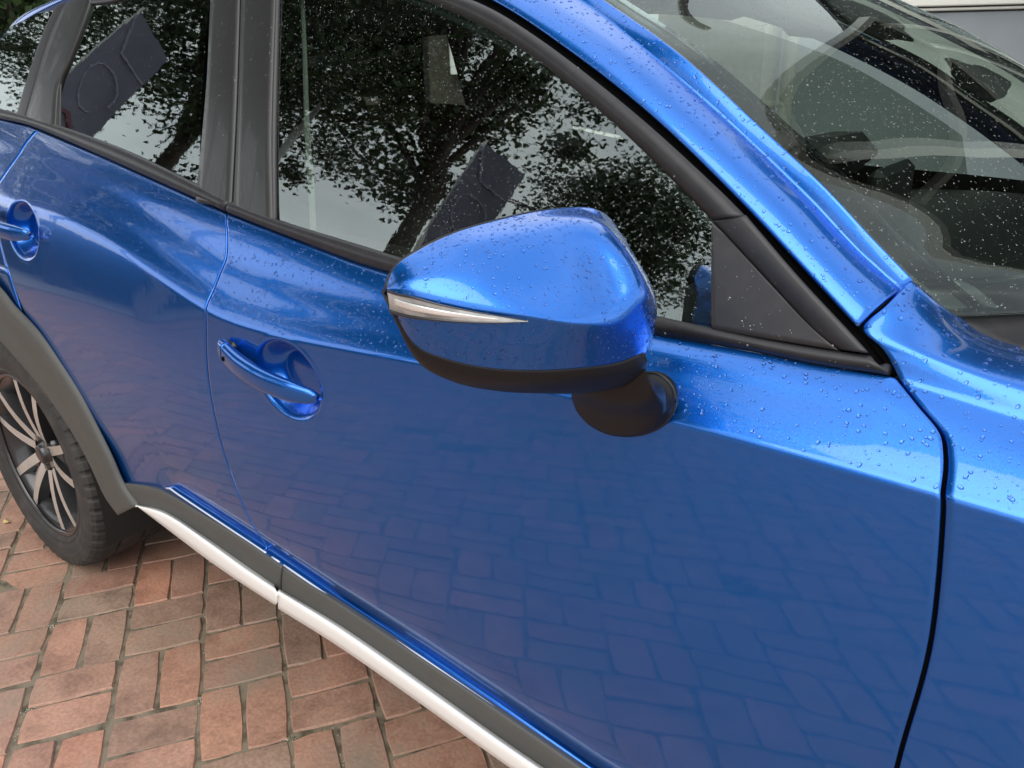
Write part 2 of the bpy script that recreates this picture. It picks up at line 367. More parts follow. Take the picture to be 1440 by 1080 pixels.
def score(b):
    x, y, k = pix((b[0], b[1], 0))
    vis = k > 0 and -60 < x < 1500 and -60 < y < 1140
    hid = b[1] > -.72 or (b[1] > -.80 and b[0] > .45)
    return (0 if vis and not hid else 1, k if k > 0 else 99)
bricks.sort(key=score)
DIM = {True: (PJ_ / 2 - .0014, PI_ / 4 - .0011), False: (PI_ / 2 - .0014, PJ_ / 4 - .0011)}
shared = {True: [], False: []}
for s in range(20):
    vt = s % 2 == 0; l_, w_ = DIM[vt]
    v, f = brick_geo(s, l_ + random.uniform(-.0018, .0006), w_ + random.uniform(-.0016, .0006))
    me = bpy.data.meshes.new('brick'); me.from_pydata(v, [], f); me.materials.append(M_brick); shared[vt].append(me)
for k, b in enumerate(bricks[:300]):
    o = bpy.data.objects.new('brick', shared[b[6]][k % 10]); COL.objects.link(o); o.parent = pave
    o.location = b[:3]; o.rotation_euler = (b[4], b[5], b[3])
g = MB()
for k, b in enumerate(bricks[300:]):
    v, f = brick_geo(k % 23, *DIM[b[6]]); c, s = math.cos(b[3]), math.sin(b[3])
    g.add([(b[0] + c * x - s * y, b[1] + s * x + c * y, b[2] + z + b[4] * y) for x, y, z in v], f)
o = g.build('brick_paving', M_brick, pave); o['kind'] = 'stuff'
# grit and sand crumbs in the joints, moss tufts, one fallen leaf
M_grit = mat('pale_grit', (.42, .38, .32), .8); M_moss = mat('moss', (.045, .06, .015), .9)
def crumb(mb, c, r, sq=.6):
    rot = rng.normal(0, 1, 3); v = []
    for a in range(5): v.append((c[0] + r * math.cos(a * 1.257 + rot[0]) * (1 + .2 * rng.normal()), c[1] + r * math.sin(a * 1.257 + rot[0]), c[2]))
    v.append((c[0] + r * .2 * rot[1], c[1] + r * .2 * rot[2], c[2] + r * sq))
    mb.add(v, [(a, (a + 1) % 5, 5) for a in range(5)])
gr = MB(); mo = MB()
near = [b for b in bricks[:300]]
for _ in range(2600):
    b = near[rng.integers(len(near))]; c, s = math.cos(b[3]), math.sin(b[3])
    if rng.random() < .5: x, y = rng.uniform(-.098, .098), rng.choice([-1, 1]) * (DIM[b[6]][1] + .001 + rng.normal(0, .0012))
    else: x, y = rng.choice([-1, 1]) * (DIM[b[6]][0] + .001 + rng.normal(0, .0012)), rng.uniform(-.05, .05)
    crumb(gr, (b[0] + c * x - s * y, b[1] + s * x + c * y, -.005), rng.uniform(.0006, .0016) * (2.0 if rng.random() < .04 else 1))
for _ in range(44):
    b = near[rng.integers(len(near))]; c, s = math.cos(b[3]), math.sin(b[3]); sx, sy = rng.choice([-1, 1], 2)
    for _ in range(40):
        x, y = sx * DIM[b[6]][0] + rng.normal(0, .009), sy * DIM[b[6]][1] + rng.normal(0, .0035)
        crumb(gr if rng.random() < .45 else mo, (b[0] + c * x - s * y, b[1] + s * x + c * y, -.004), rng.uniform(.0008, .0022))
tag(gr.build('grit', M_grit), 'pale grit and sand crumbs lying in the joints of the brick paving', 'grit', kind='stuff')
tag(mo.build('moss', M_moss), 'dark green moss tufts growing in the brick joints', 'moss', kind='stuff')
P = atz((9, 733), .004); lf = MB(); n = 9
lv = [(P[0] + .016 * math.cos(a) * (1 + .25 * math.sin(3 * a)), P[1] + .010 * math.sin(a) * (1 + .2 * math.cos(2 * a)), .004 + .003 * math.cos(2 * a)) for a in np.linspace(0, 2 * math.pi, n, endpoint=False)]
lf.add(lv + [(P[0], P[1], .009)] + [(x, y, z - .0006) for x, y, z in lv], [(i, (i + 1) % n, n) for i in range(n)] + [(n + 1 + i, i, (i + 1) % n, n + 1 + (i + 1) % n)[::-1] for i in range(n)] + [tuple(n + 1 + i for i in range(n))[::-1]])
tag(lf.build('fallen_leaf', mat('dry_leaf', (.52, .40, .16), .7, noise=(120, (.3, .2, .08), .4, .7))), 'small dry yellow leaf lying on the bricks left of the rear wheel', 'leaf')

# ================================================================== THE CAR
car = tag(empty('parked_car', (1.28, 0, 0)), 'wet metallic blue crossover car with black window pillars parked on red brick paving', 'car')
OFF = Vector((1.28, 0, 0))
def C(o):     # parent in world coordinates under the car root
    o.parent = car; o.matrix_parent_inverse = Matrix.Translation(-OFF); return o

# row curves of the body side: x -> (y, z)
beltpx = [(-60, 152), (0, 168), (42, 178), (139, 219), (250, 269), (318, 300), (400, 332), (500, 370), (550, 385), (700, 425), (930, 472), (1060, 495), (1145, 513), (1253, 530)]
BELT = np.array(Gs(beltpx))
def f1(xs, vs): return lambda x: float(np.interp(x, xs, vs))
zT = f1([-.8, *BELT[:, 0], 2.3, 2.8, 3.3], [BELT[0, 2] + .01, *BELT[:, 2], .955, .915, .84])
yT = f1([-.8, *BELT[:, 0], 2.3, 2.8, 3.3], [-.68, *BELT[:, 1], -.805, -.80, -.75])
def sm(f, w=.05):
    return lambda x: sum(f(x + d * w) * k for d, k in ((-1, .06), (-.75, .10), (-.5, .13), (-.25, .14), (0, .14), (.25, .14), (.5, .13), (.75, .10), (1, .06)))
zC_ = f1([-.8, -.2, .2, .5, .70, .86, 1.0, 1.06, 1.2255, 1.53, 1.86, 2.12, 2.5, 3.0, 3.3], [.975, 1.030, 1.040, 1.018, .982, .940, .903, .8935, .893, .912, .920, .914, .90, .86, .82])
yC_ = f1([-.8, -.2, .3, .6, .8, 1.0, 1.15, 2.1, 2.6, 3.0, 3.3], [-.78, -.825, -.842, -.845, -.853, -.863, -.865, -.866, -.868, -.84, -.78])
zC = sm(zC_, .085); yC = sm(yC_, .16)
HZ = sm(f1([-.8, .62, 1.06], [1, 1, 0]), .16); CV = sm(f1([.2, .5, .9, 1.15, 1.6, 1.95], [.2, .6, .55, .35, .3, 0]), .12)
# lower ledge (the bright lip just above the cladding)
led = [aty(q, -.862) for q in [(225, 685), (245, 685), (300, 722), (380, 775), (417, 800), (480, 843), (600, 921), (700, 989), (830, 1080)]]
zL = f1([-.8, .45, .56, *[p[0] for p in led], 2.2, 2.6], [.40, .405, .430, *[p[2] for p in led], .345, .335])
def lf(x): t = min(max((x - .70) / .10, 0), 1); return t * t * (3 - 2 * t)
bulge = lambda x: -.018 * math.exp(-((x - .15) / .42) ** 2) - .012 * math.exp(-((x - 2.6) / .35) ** 2)
def row(k, x):
    T = np.array([x, yT(x), zT(x)]); Cc = np.array([x, yC(x), zC(x)]); z0 = zL(x)
    hz = HZ(x); h = Cc[2] - z0; cv = CV(x)
    if k == 'T': return T
    ft = float(np.interp(x, [1.9, 2.14], [1, 0]))
    if k == 'Ti': return (T + np.array([0, -.006, -.004])) * ft + (T * .93 + Cc * .07) * (1 - ft)
    if k == 'T2': return T * .55 + Cc * .45 + np.array([0, .0035 * cv, .003])
    if k == 'T1': return T * .80 + Cc * .20 + np.array([0, -.0035 * ft - .001, .0005])
    if k == 'T25': return T * .38 + Cc * .62 + np.array([0, -.0003 + .0050 * cv, .0028])
    if k == 'T3': return T * .22 + Cc * .78 + np.array([0, -.0005 + .0060 * cv, .002])
    if k == 'C0': return T * .07 + Cc * .93 + np.array([0, -.0002, .0008])
    if k == 'C': return Cc
    if k == 'C1': return Cc + np.array([0, -.0014 - .003 * hz, -.012])
    if k == 'M1': return np.array([x, yC(x) - .0085 - .0175 * hz + bulge(x) * .3, Cc[2] - .25 * h])
    if k == 'M2': return np.array([x, yC(x) - .0125 - .0175 * hz + bulge(x) * (1 - .8 * hz), Cc[2] - .48 * h])
    if k == 'M3': return np.array([x, yC(x) - .0110 - .0170 * hz + bulge(x) * (1 - .6 * hz), Cc[2] - .70 * h])
    if k == 'M4': return np.array([x, yC(x) - .0055 - .0165 * hz + bulge(x) * (1 - .6 * hz), Cc[2] - .88 * h])
    if k == 'L0': return np.array([x, yC(x) - .018 * hz + .0004 + .0030 * lf(x) + bulge(x), z0 + .006])
    if k == 'L1': return np.array([x, yC(x) - .018 * hz + .0004 + .0030 * lf(x) + bulge(x), z0 + .0022])
    if k == 'L2': return np.array([x, yC(x) - .018 * hz - .0005 - .0050 * lf(x) + bulge(x), z0 - .0002])
    if k == 'L3': return np.array([x, yC(x) - .018 * hz - .0005 - .0058 * lf(x) + bulge(x), z0 - .0025])
    if k == 'L4': return np.array([x, yC(x) - .018 * hz + .000 - .005 * lf(x) + bulge(x), z0 - .014])
KS = ['T', 'Ti', 'T1', 'T2', 'T25', 'T3', 'C0', 'C', 'C1', 'M1', 'M2', 'M3', 'M4', 'L0', 'L1', 'L2', 'L3', 'L4']
# door shut lines (x as function of z), from the photograph
def line_x(qs, Y):
    P = [aty(q, Y[i]) for i, q in enumerate(qs)]; P.sort(key=lambda p: p[2]); z = [p[2] for p in P]; x = [p[0] for p in P]
    z = [z[0] - .2] + z + [z[-1] + .1]; x = [x[0] + (x[0] - x[1]) * .2 / max(P[1][2] - P[0][2], 1e-6) * .3] + x + [x[-1]]
    return lambda zz: float(np.interp(zz, z, x))
bg_pts = [(318, 300), (306, 350), (294, 420), (290, 455), (292, 500), (302, 570), (318, 640), (345, 715), (378, 775), (408, 808)]
xB = line_x(bg_pts, [yT(1.03), -.83, -.853, -.865, -.868, -.872, -.874, -.87, -.862, -.862])
fg_pts = [(1256, 530), (1283, 563), (1304, 596), (1320, 625), (1325, 660), (1325, 720), (1322, 800), (1313, 880), (1293, 965), (1265, 1060)]
xF = line_x(fg_pts, [-.795, -.81, -.83, -.848, -.862, -.868, -.871, -.873, -.875, -.876])
def edge_pt(k, xf, side, gap=.0022):
    x = 1.0
    for _ in range(30): x = .5 * x + .5 * xf(row(k, x)[2])
    return x + side * gap
def side_rows(xl, xr, nu, ks=KS):
    rows = []
    for k in ks:
        a = xl(k) if callable(xl) else xl; b = xr(k) if callable(xr) else xr
        rows.append([row(k, x) for x in np.linspace(a, b, nu)])
    return rows
def bowl(g, cx, cz, rx, rz, depth, tilt, y_only=True):
    """press a handle bowl into a door grid"""
    x = g[..., 0] - cx; z = g[..., 2] - cz; c, s = math.cos(tilt), math.sin(tilt)
    u = (c * x + s * z) / rx; v = (-s * x + c * z) / rz; r = np.sqrt(u * u + v * v)
    t = np.clip((1.0 - r) / .42, 0, 1); t = t * t * (3 - 2 * t)
    g[..., 1] += depth * t
    lip = np.exp(-((r - 1.04) / .06) ** 2); g[..., 1] -= .0006 * lip
    return g
# front door
rows = side_rows(lambda k: edge_pt(k, xB, 1), lambda k: edge_pt(k, xF, -1, .0018), 330)
gfd = loft_grid(rows, 330, 210, resample=False)
gfd = bowl(gfd, 1.226, .826, .083, .062, .036, -.18)
front_door = C(grid_obj('front_door', gfd, M_paint, rnd=.0005))
# rear door
def xrear(k):
    r = row(k, .3); z = r[2]
    # rear edge: shut line high up, arch cut lower down
    top = np.interp(z, [.80, .95, 1.05, 1.15, 1.25], [.235, .13, .12, .16, .21])
    cx = f1([.30, .44, .56, .68, .80, .86], [.60, .556, .494, .382, .184, .06])
    if k in ('M1',): return .20
    if z < .80 or k in ('M2', 'M3', 'M4', 'L0', 'L1', 'L2', 'L3', 'L4'):
        x = .4
        for _ in range(20): x = .5 * x + .5 * (cx(row(k, x)[2]) - .028)
        return x
    return float(top)
rows = side_rows(xrear, lambda k: edge_pt(k, xB, -1), 200)
grd = loft_grid(rows, 200, 170, resample=False)
grd = bowl(grd, .300, .975, .083, .062, .036, -.14)
rear_door = C(grid_obj('rear_door', grd, M_paint, rnd=.0005))
# quarter panel behind (continues past the left edge of the frame)
rows = side_rows(-.78, lambda k: (xrear(k) - .0044) if k not in ('M2', 'M3', 'M4', 'L0', 'L1', 'L2', 'L3', 'L4') else .17, 60, ks=['T', 'Ti', 'T1', 'T2', 'T25', 'T3', 'C0', 'C', 'C1', 'M1'])
zz = [np.array(r) for r in rows]; last = zz[-1].copy(); last[:, 2] = np.maximum(.80, last[:, 2] - .12); rows[-1] = list(last) if False else rows[-1]
C(loft('rear_wing', rows, 60, 60, M_paint))
# front wing (fender) and bonnet side, A-pillar base
gp = [((1284, 396), -.722), ((1245, 428), -.757), ((1209, 461), None), ((1259, 526), None), ((1290, 570), -.815), ((1310, 600), -.835)]
def gpt(q, y):
    return G(q) if y is None else aty(q, y)
F0 = [gpt(*gp[0]), (2.09, -.69, 1.021), (2.147, -.635, .992), (2.30, -.60, .990), (2.8, -.58, .95), (3.2, -.55, .88)]
Fm = [gpt(*gp[1]) + np.array([.003, 0, 0]), (2.12, -.735, 1.007), (2.2, -.705, .998), (2.4, -.69, .988), (2.8, -.68, .955), (3.2, -.64, .88)]
F1 = [gpt(*gp[2]) + np.array([.004, 0, 0]), (2.13, -.778, .998), (2.3, -.768, .985), (2.8, -.755, .935), (3.2, -.71, .86)]
def frow(k, x0=None):
    a = edge_pt(k, xF, 1) if x0 is None else x0
    return [row(k, x) for x in np.concatenate([np.linspace(a, 2.3, 8), np.linspace(2.4, 3.2, 8)])]
gw = .0036
def frow(k, n=26):
    a = edge_pt(k, xF, 1, gw); r0 = row(k, a); b = 3.2
    z = r0[2]
    if z < .80: b = max(a + .04, min(float(np.interp(z, [.30, .45, .60, .72, .80], [2.16, 2.165, 2.21, 2.30, 2.62])), 3.2))
    return [row(k, x) for x in np.linspace(a, b, n)]
T_row = cr_spline(frow('T'), 30); F1r = cr_spline(F1, 30)
F1b = F1r * .5 + T_row * .5 + np.array([0, -.002, .002]); F1b[0] = G((1235, 493)) + np.array([.006, 0, 0])
F1b = list(F1b[[0, 3, 8, 14, 20, 25, 29]])
rows_up = [F0, Fm, F1, F1b] + [frow(k) for k in KS if k not in ('L0', 'L1', 'L2', 'L3', 'L4')]
C(loft('front_wing', rows_up, 170, 200, M_paint))
# bonnet + roof + far side: closed body for the other views and for reflections
def mir(P): return [(x, -y, z) for x, y, z in P]
bon = []
for t in np.linspace(0, 1, 9):
    y = -.60 * (1 - t) + .60 * t; cz = .035 * (1 - (2 * t - 1) ** 2)
    bon.append([(2.24 + .22 * (1 - (2 * t - 1) ** 2), y, .990 + cz), (2.6, y * .98, .975 + cz), (3.0, y * .95, .93 + cz), (3.25, y * .9, .84 + cz * .5)])
C(loft('bonnet', bon, 40, 40, M_paint))

# ---- greenhouse (pillar outline from the photograph)
D_px = [(560, -50), (640, -20), (691, 0), (760, 42), (899, 147), (1057, 300), (1130, 380), (1205, 460)]
Dp = Gs(D_px, .004)
roofD = [np.array((-.55, -.52, 1.40)), np.array((.2, -.585, 1.455)), np.array((.8, -.61, 1.452))]
pillar_rows_px = [
    [((1205, 459), None)],
]
# rows across the A-pillar (each runs from roof to base)
def yW(i): return [-.565, -.60, -.645, -.672, -.697, -.712, -.722][i]
W_px = [(700, -95), (849, 0), (954, 75), (1070, 180), (1160, 265), (1225, 335), (1282, 393)]
W_ = [aty(q, yW(i)) for i, q in enumerate(W_px)]
X_px = [(665, -85), (814, 0), (925, 85), (1040, 186), (1140, 282), (1206, 352), (1266, 406)]      # crest line next to the screen
X_ = [aty(q, yW(i) - .004) for i, q in enumerate(X_px)]
D_ = Gs([(560, -55), (694, 0), (800, 70), (920, 165), (1040, 281), (1122, 368), (1205, 458)], .003)
D_ = [np.array(p) for p in D_]
def between(A, B, t, b):
    n = np.array([.25, -.72, .65]); n /= np.linalg.norm(n)
    return [a * (1 - t) + c * t + n * b for a, c in zip(cr_spline(A, 20), cr_spline(B, 20))]
prow = [D_, between(D_, X_, .06, .0028), between(D_, X_, .3, .0072), between(D_, X_, .6, .0072), between(D_, X_, .88, .0026), between(D_, X_, .97, .0008), X_, between(X_, W_, .12, .0002), between(X_, W_, .5, .0006), W_]
apil = C(loft('windscreen_pillar', prow, 120, 40, M_paint, fold=.008))
# roof
rf = []
edge = [np.array((-.62, -.50, 1.385)), np.array((.0, -.575, 1.445)), np.array((.7, -.605, 1.455)), np.array(D_[0]) + np.array([-.25, .012, .045]), np.array(D_[0]) + np.array([.0, .006, .012])]
hi = [e + np.array([0, .05, .028]) for e in edge]; hi[-1] = W_[0] + np.array([-.02, 0, .004])
mid = [np.array((-.62, -.25, 1.435)), np.array((.0, -.28, 1.505)), np.array((.7, -.28, 1.515)), np.array((1.25, -.27, 1.47)), np.array((1.52, -.25, 1.432))]
cen = [p * np.array([1, 0, 1]) + np.array([0, 0, .012]) for p in mid]
rows = [edge, hi, mid, cen, mir(mid), mir(hi), mir(edge)]
C(loft('roof', rows, 60, 60, M_paint))
# windscreen: side edge W_, bowed forward
Wb = W_ + [aty((1330, 437), -.705), aty((1440, 489), -.64), np.array((2.21, -.52, .985))]
ws_side = [W_[1] * 0 + p for p in W_[0:]] + [aty((1330, 437), -.705)]
ws_side = [p + np.array([0, .003, -.006]) for p in ws_side]
def wsrow(t, bow):
    out_ = []
    for i, p in enumerate(ws_side):
        q = np.array(p); y0 = abs(q[1]); y = -y0 * (1 - t)
        k = 1 - (y / y0) ** 2; f = i / (len(ws_side) - 1)
        fwd = (.14 + .20 * f) * k; up = (.060 - .075 * f) * k
        out_.append(np.array([q[0] + fwd, y, q[2] + up]))
    return out_
wr = [wsrow(t, 0) for t in (0, .05, .15, .3, .5, .75, 1.0)]
wr2 = wr + [mir(r) for r in wr[-2::-1]]
gws = loft_grid(wr2, 60, 90)
windscreen = C(grid_obj('windscreen', gws, M_gl_w, fold=0))
def offset_grid(g, d, ref=(1.2, 0, .6)):
    du = np.gradient(g, axis=1); dv = np.gradient(g, axis=0); n = np.cross(du, dv); n /= np.linalg.norm(n, axis=2, keepdims=True)
    if (n.mean((0, 1)) @ (g.reshape(-1, 3).mean(0) - np.array(ref))) < 0: n = -n
    return g + n * d
nvw, nuw = gws.shape[:2]
gi = offset_grid(gws, -.004)
# black printed border inside the glass, near side, far side, bottom
f_ = C(grid_obj('glass_border', gi[:4, :], M_frit, fold=.001)); f_.parent = windscreen; f_.matrix_parent_inverse = Matrix()
f_ = grid_obj('glass_border', gi[-4:, :], M_frit, fold=.001); f_.parent = windscreen
f_ = grid_obj('glass_border', gi[3:-3, -5:], M_frit, fold=.001); f_.parent = windscreen
f_ = grid_obj('glass_border', gi[3:-3, :3], M_frit, fold=.001); f_.parent = windscreen
for o_ in windscreen.children: o_.matrix_parent_inverse = Matrix()
for o_ in windscreen.children: o_.matrix_parent_inverse = windscreen.matrix_parent_inverse.inverted() @ windscreen.matrix_parent_inverse
# cowl panel below the screen
cw = [r[-1] for r in wr2]
C(loft('cowl', [[p + np.array([0, 0, -.004]) for p in cw], [p + np.array([.05, 0, -.022]) for p in cw], [p + np.array([.13, 0, -.010]) for p in cw]], 60, 8, M_trim))

# ---- trims on the side (all traced in the photograph, lying on the leaning side surface)
def cstrip(name, A, B, nu, m, parent=None, offA=.004, offB=.004, **k):
    o = C(strip(name, Gs(A, offA), Gs(B, offB), nu, m, None, **k)); return o
# belt mouldings
cstrip('belt_moulding', [(-60, 151), (0, 167), (42, 177), (139, 218), (250, 268), (317, 298)], [(-60, 139), (12, 156), (81, 176), (178, 212), (278, 260), (322, 283)], 80, M_trim, crown=.006, offA=.001, offB=.005)
cstrip('belt_moulding', [(320, 299.5), (400, 331), (500, 369), (550, 384), (700, 424), (930, 471), (1060, 494), (1145, 512), (1250, 528)],
       [(325, 284), (391, 309), (500, 343), (572, 365), (700, 398), (932, 446), (1060, 474), (1145, 489), (1224, 500)], 160, M_trim, crown=.006, offA=.001, offB=.005)
# pillar covers
cstrip('pillar_cover', [(275, 283), (290, 120), (296, 0), (299, -40)], [(324, 291), (331, 150), (336, 0), (337, -40)], 60, M_pillar, offA=.006, offB=.006, crown=.0015)
cstrip('pillar_cover', [(328, 292), (334.5, 150), (339, 0), (340, -40)], [(383, 312), (381, 200), (384, 80), (387, 0), (388, -38)], 60, M_pillar, offA=.006, offB=.006, crown=.0015)
cstrip('pillar_cover', [(36, 166), (52, 110), (75, 40), (92, 3), (110, -30)], [(77, 180), (82, 120), (96, 85), (124, 11), (135, -30)], 60, M_pillar, offA=.006, offB=.006, crown=.0015)
# glass seals
cstrip('glass_seal', [(383.5, 312), (381.5, 200), (384.5, 80), (387.5, 0), (389, -38)], [(389, 311), (388, 200), (390.5, 80), (393, 0), (394, -38)], 60, M_trim, offA=.007, offB=.003, crown=.001)
cstrip('glass_seal', [(21, 168), (38, 110), (62, 42), (82, 0), (92, -30)], [(35, 166), (51, 110), (74, 40), (91, 3), (109, -30)], 60, M_rub, offA=.004, offB=.005, crown=.001)
cstrip('glass_seal', [(77.5, 180), (80, 130), (82, 108)], [(84, 180), (85, 130), (86, 108)], 20, M_trim, offA=.004, offB=.002, crown=.001)
# black seal between door frame and pillar
cstrip('door_seal', [(560, -36), (640, -6), (682, 8), (756, 52), (890, 156), (1044, 300), (1120, 386), (1197, 470), (1247, 528)], [(560, -50), (640, -18), (692, 1), (760, 43), (899, 148), (1057, 300), (1130, 382), (1206, 461), (1256, 528)], 160, M_gap, offA=-.004, offB=-.006, crown=-.004, fold=.02)
# A frame band (matte, catches the sky)
cstrip('window_frame', [(500, -34), (600, 1), (688, 41), (760, 88), (870, 180), (968, 276), (1001, 310)], [(500, -52), (600, -20), (678, 6), (756, 53), (890, 157), (1010, 266), (1046, 302)], 150, M_trim, offA=.003, offB=.009, crown=.006)
cstrip('window_frame', [(1002, 311), (1080, 394), (1150, 470), (1180, 492)], [(1047, 303), (1120, 388), (1196, 470), (1219, 495)], 60, M_trim, offA=.004, offB=.009, crown=.002)
# sail panel (flat triangle ahead of the glass)
C(loft('sail_panel', [Gs([(1001, 461), (1060, 472), (1120, 482), (1178, 492)], .006), Gs([(1001, 400), (1040, 412), (1090, 427), (1142, 462)], .006), Gs([(1001, 350), (1020, 362), (1050, 385), (1085, 402)], .006), Gs([(1001, 312), (1006, 317), (1010, 321), (1016, 327)], .006)], 30, 24, M_trim, fold=.008))
# roof side frame above the rear glass
cstrip('window_frame', [(128, 6), (158, 2), (220, -18), (300, -33)], [(125, -6), (158, -10), (220, -30), (300, -46)], 50, M_trim, offA=.004, offB=.006, crown=.002)
cstrip('window_frame', [(389, -36), (450, -37), (500, -33)], [(389, -50), (450, -52), (500, -52)], 20, M_trim, offA=.004, offB=.006, crown=.002)

# glass panes
def pane(name, lower, upper, m, nu=40, nv=30):
    a = cr_spline(Gs(lower), nu); b = cr_spline(Gs(upper), nu); rows = []
    for t in np.linspace(0, 1, nv):
        r = a * (1 - t) + b * t
        for i in range(nu): r[i, 1] = ysurf(r[i, 0], r[i, 2])
        rows.append(r)
    gg = np.array(rows)
    return C(grid_obj(name, gg, m, fold=0)), gg
front_glass, gfg = pane('side_window', [(386, 312), (500, 350), (572, 372), (700, 408), (932, 452), (1006, 466)], [(388, -44), (500, -42), (602, -6), (760, 80), (968, 270), (1006, 312)], M_gl_f)
front_glass['label'] = 'clear front side window covered in raindrops'
rear_glass, grg = pane('side_window', [(76, 182), (178, 220), (280, 266)], [(122, 2), (158, -8), (299, -42)], M_gl_r)
rear_glass['label'] = 'dark tinted rear side window'
q_glass, gqg = pane('quarter_window', [(-90, 142), (-40, 150), (22, 168)], [(-80, 75), (0, 44), (90, 0)], M_gl_r, 20, 20)
# dark printed edge just inside the front glass (top)
cstrip('glass_border', [(390, -30), (500, -22), (602, 13), (700, 62), (800, 125), (900, 218), (1001, 325)], [(390, -42), (500, -36), (602, 1), (690, 41), (760, 82), (870, 178), (1001, 311)], 100, mat('dark_shade_band', (.02, .024, .022), .6), offA=-.006, offB=-.006, crown=0, fold=.001)

# roof spoiler at top left (blue)
sp = [[aty((2, 52), -.56), aty((30, 22), -.57), aty((90, -5), -.59), aty((160, -30), -.60)],
      [aty((8, 62), -.575), aty((35, 34), -.585), aty((95, 2), -.60), aty((160, -22), -.61)]]
sp_top = [p + np.array([-.02, .10, .02]) for p in sp[0]]
sp_un = [p + np.array([0, .05, -.03]) for p in sp[1]]
C(loft('roof_spoiler', [sp_un, sp[1], [a * .5 + b * .5 + np.array([0, -.006, .004]) for a, b in zip(*sp)], sp[0], sp_top], 40, 24, M_paint, fold=.004))

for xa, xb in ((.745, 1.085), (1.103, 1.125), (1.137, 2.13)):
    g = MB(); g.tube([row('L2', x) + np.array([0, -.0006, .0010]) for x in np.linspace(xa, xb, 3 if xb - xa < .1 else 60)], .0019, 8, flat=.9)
    C(g.build('door_edge_highlight', M_edge, smooth=True))  # painted highlight: thin pale tube along the ledge, no separate moulding
# ---- gap filler behind the shut lines
def gap_tube(name, xf, ks, dy=.014, r=.009):
    g = MB(); pts = [row(k, edge_pt(k, xf, 0)) + np.array([0, dy, -.012 if k[0] in 'TC' else 0]) for k in ks if k not in ('L2', 'L3', 'L4')]; g.tube(cr_spline(pts, 60), r, 8); return C(g.build(name, M_gap, smooth=True))
gap_tube('door_seal', xB, KS); gap_tube('door_seal', xF, KS[:-4])
g = MB(); g.tube(cr_spline([gpt(*gp[0]) + np.array([0, .012, -.010]), gpt(*gp[1]) + np.array([0, .008, -.012]), gpt(*gp[2]) + np.array([0, .012, -.006])], 20), .008, 8); C(g.build('panel_seal', M_gap, smooth=True))

# ---- door handles
def handle(parent, x0, z0, x1, z1, ysf, lock=True):
    ax = np.array([x1 - x0, 0, z1 - z0]); Ln = np.linalg.norm(ax); ax /= Ln
    def section(t): # t 0..1 -> centre, half height, half thick
        x = x0 + (x1 - x0) * t; z = z0 + (z1 - z0) * t
        z -= .006 * math.sin(math.pi * t)
        y = ysf - .006 - .020 * math.sin(math.pi * min(max(t, 0), 1)) ** .7
        hh = np.interp(t, [0, .03, .12, .45, .8, .95, 1.0], [.006, .0145, .0185, .0190, .0175, .0125, .005]); ht = np.interp(t, [0, .05, .3, .8, 1], [.005, .010, .0115, .0105, .005])
        return np.array([x, y, z]), hh, ht
    def piece(a, b, name):
        V = []; seg = 20; ns = 40; u = np.array([-ax[2], 0, ax[0]])
        for t in np.linspace(a, b, ns):
            c, hh, ht = section(t)
            for k in range(seg):
                an = 2 * math.pi * k / seg; cu, su = math.cos(an), math.sin(an)
                e = .72; V.append(c + u * hh * math.copysign(abs(su) ** e, su) + np.array([0, -1, 0]) * ht * math.copysign(abs(cu) ** e, cu))
        F = [(i * seg + k, i * seg + (k + 1) % seg, (i + 1) * seg + (k + 1) % seg, (i + 1) * seg + k) for i in range(ns - 1) for k in range(seg)]
        F += [tuple(range(seg)), tuple((ns - 1) * seg + k for k in range(seg))[::-1]]
        o = mk(name, V, [f[::-1] for f in F], M_paint); o.parent = parent; return o
    piece(.115, 1, 'door_handle')
    piece(0, .105, 'handle_cap')
    g = MB(); c, _, ht = section(.16); g.tube([c + np.array([0, -ht + .0015, -.002]), c + np.array([0, -ht - .0012, -.002])], .0042, 14); o = g.build('key_button', M_gap, parent)
    # seat behind the bar ends
    g = MB(); c0, h0, _ = section(.06); g.box((c0[0] + .004, ysf + .004, c0[2]), (.030, .02, .022), bev=.006); o = g.build('handle_seat', M_rub, parent)
handle(front_door, 1.0588, .8545, 1.3040, .8150, -.868)
handle(rear_door, .135, 1.005, .385, .975, -.866)

# ---- lower cladding and silver strips
def px_rows(rows, ys): return [[aty(q, y) for q in r] for r, y in zip(rows, ys)]
def clad(name, rows, ys, nu, nv, m, **k):
    R3 = px_rows(rows, ys)
    if rows[0][-1][0] >= 1000:
        for r in R3: d = r[-1] - r[-2]; r.append(r[-1] + d * (2.16 - r[-1][0]) / d[0])
    return C(loft(name, R3, nu, nv, m, **k))
# rear door cladding
clad('sill_cladding', [
    [(148, 676), (172, 679), (227, 691), (295, 731), (345, 762), (395, 797)],
    [(150, 678), (176, 685), (235, 704), (298, 742), (346, 772), (394, 808)],
    [(155, 684), (190, 708), (240, 728), (300, 767), (345, 797), (393, 831)]], [-.876, -.879, -.877], 90, 14, M_clad, fold=.010)
clad('sill_cladding', [
    [(398, 798.5), (420, 814), (480, 852), (600, 933), (700, 1001), (815, 1080), (1000, 1203)],
    [(397, 810), (420, 826), (480, 865), (600, 948), (700, 1016), (815, 1094), (1000, 1218)],
    [(396, 833), (420, 850), (480, 891), (600, 974), (700, 1042), (815, 1120), (1000, 1244)]], [-.876, -.880, -.878], 120, 14, M_clad, fold=.010)
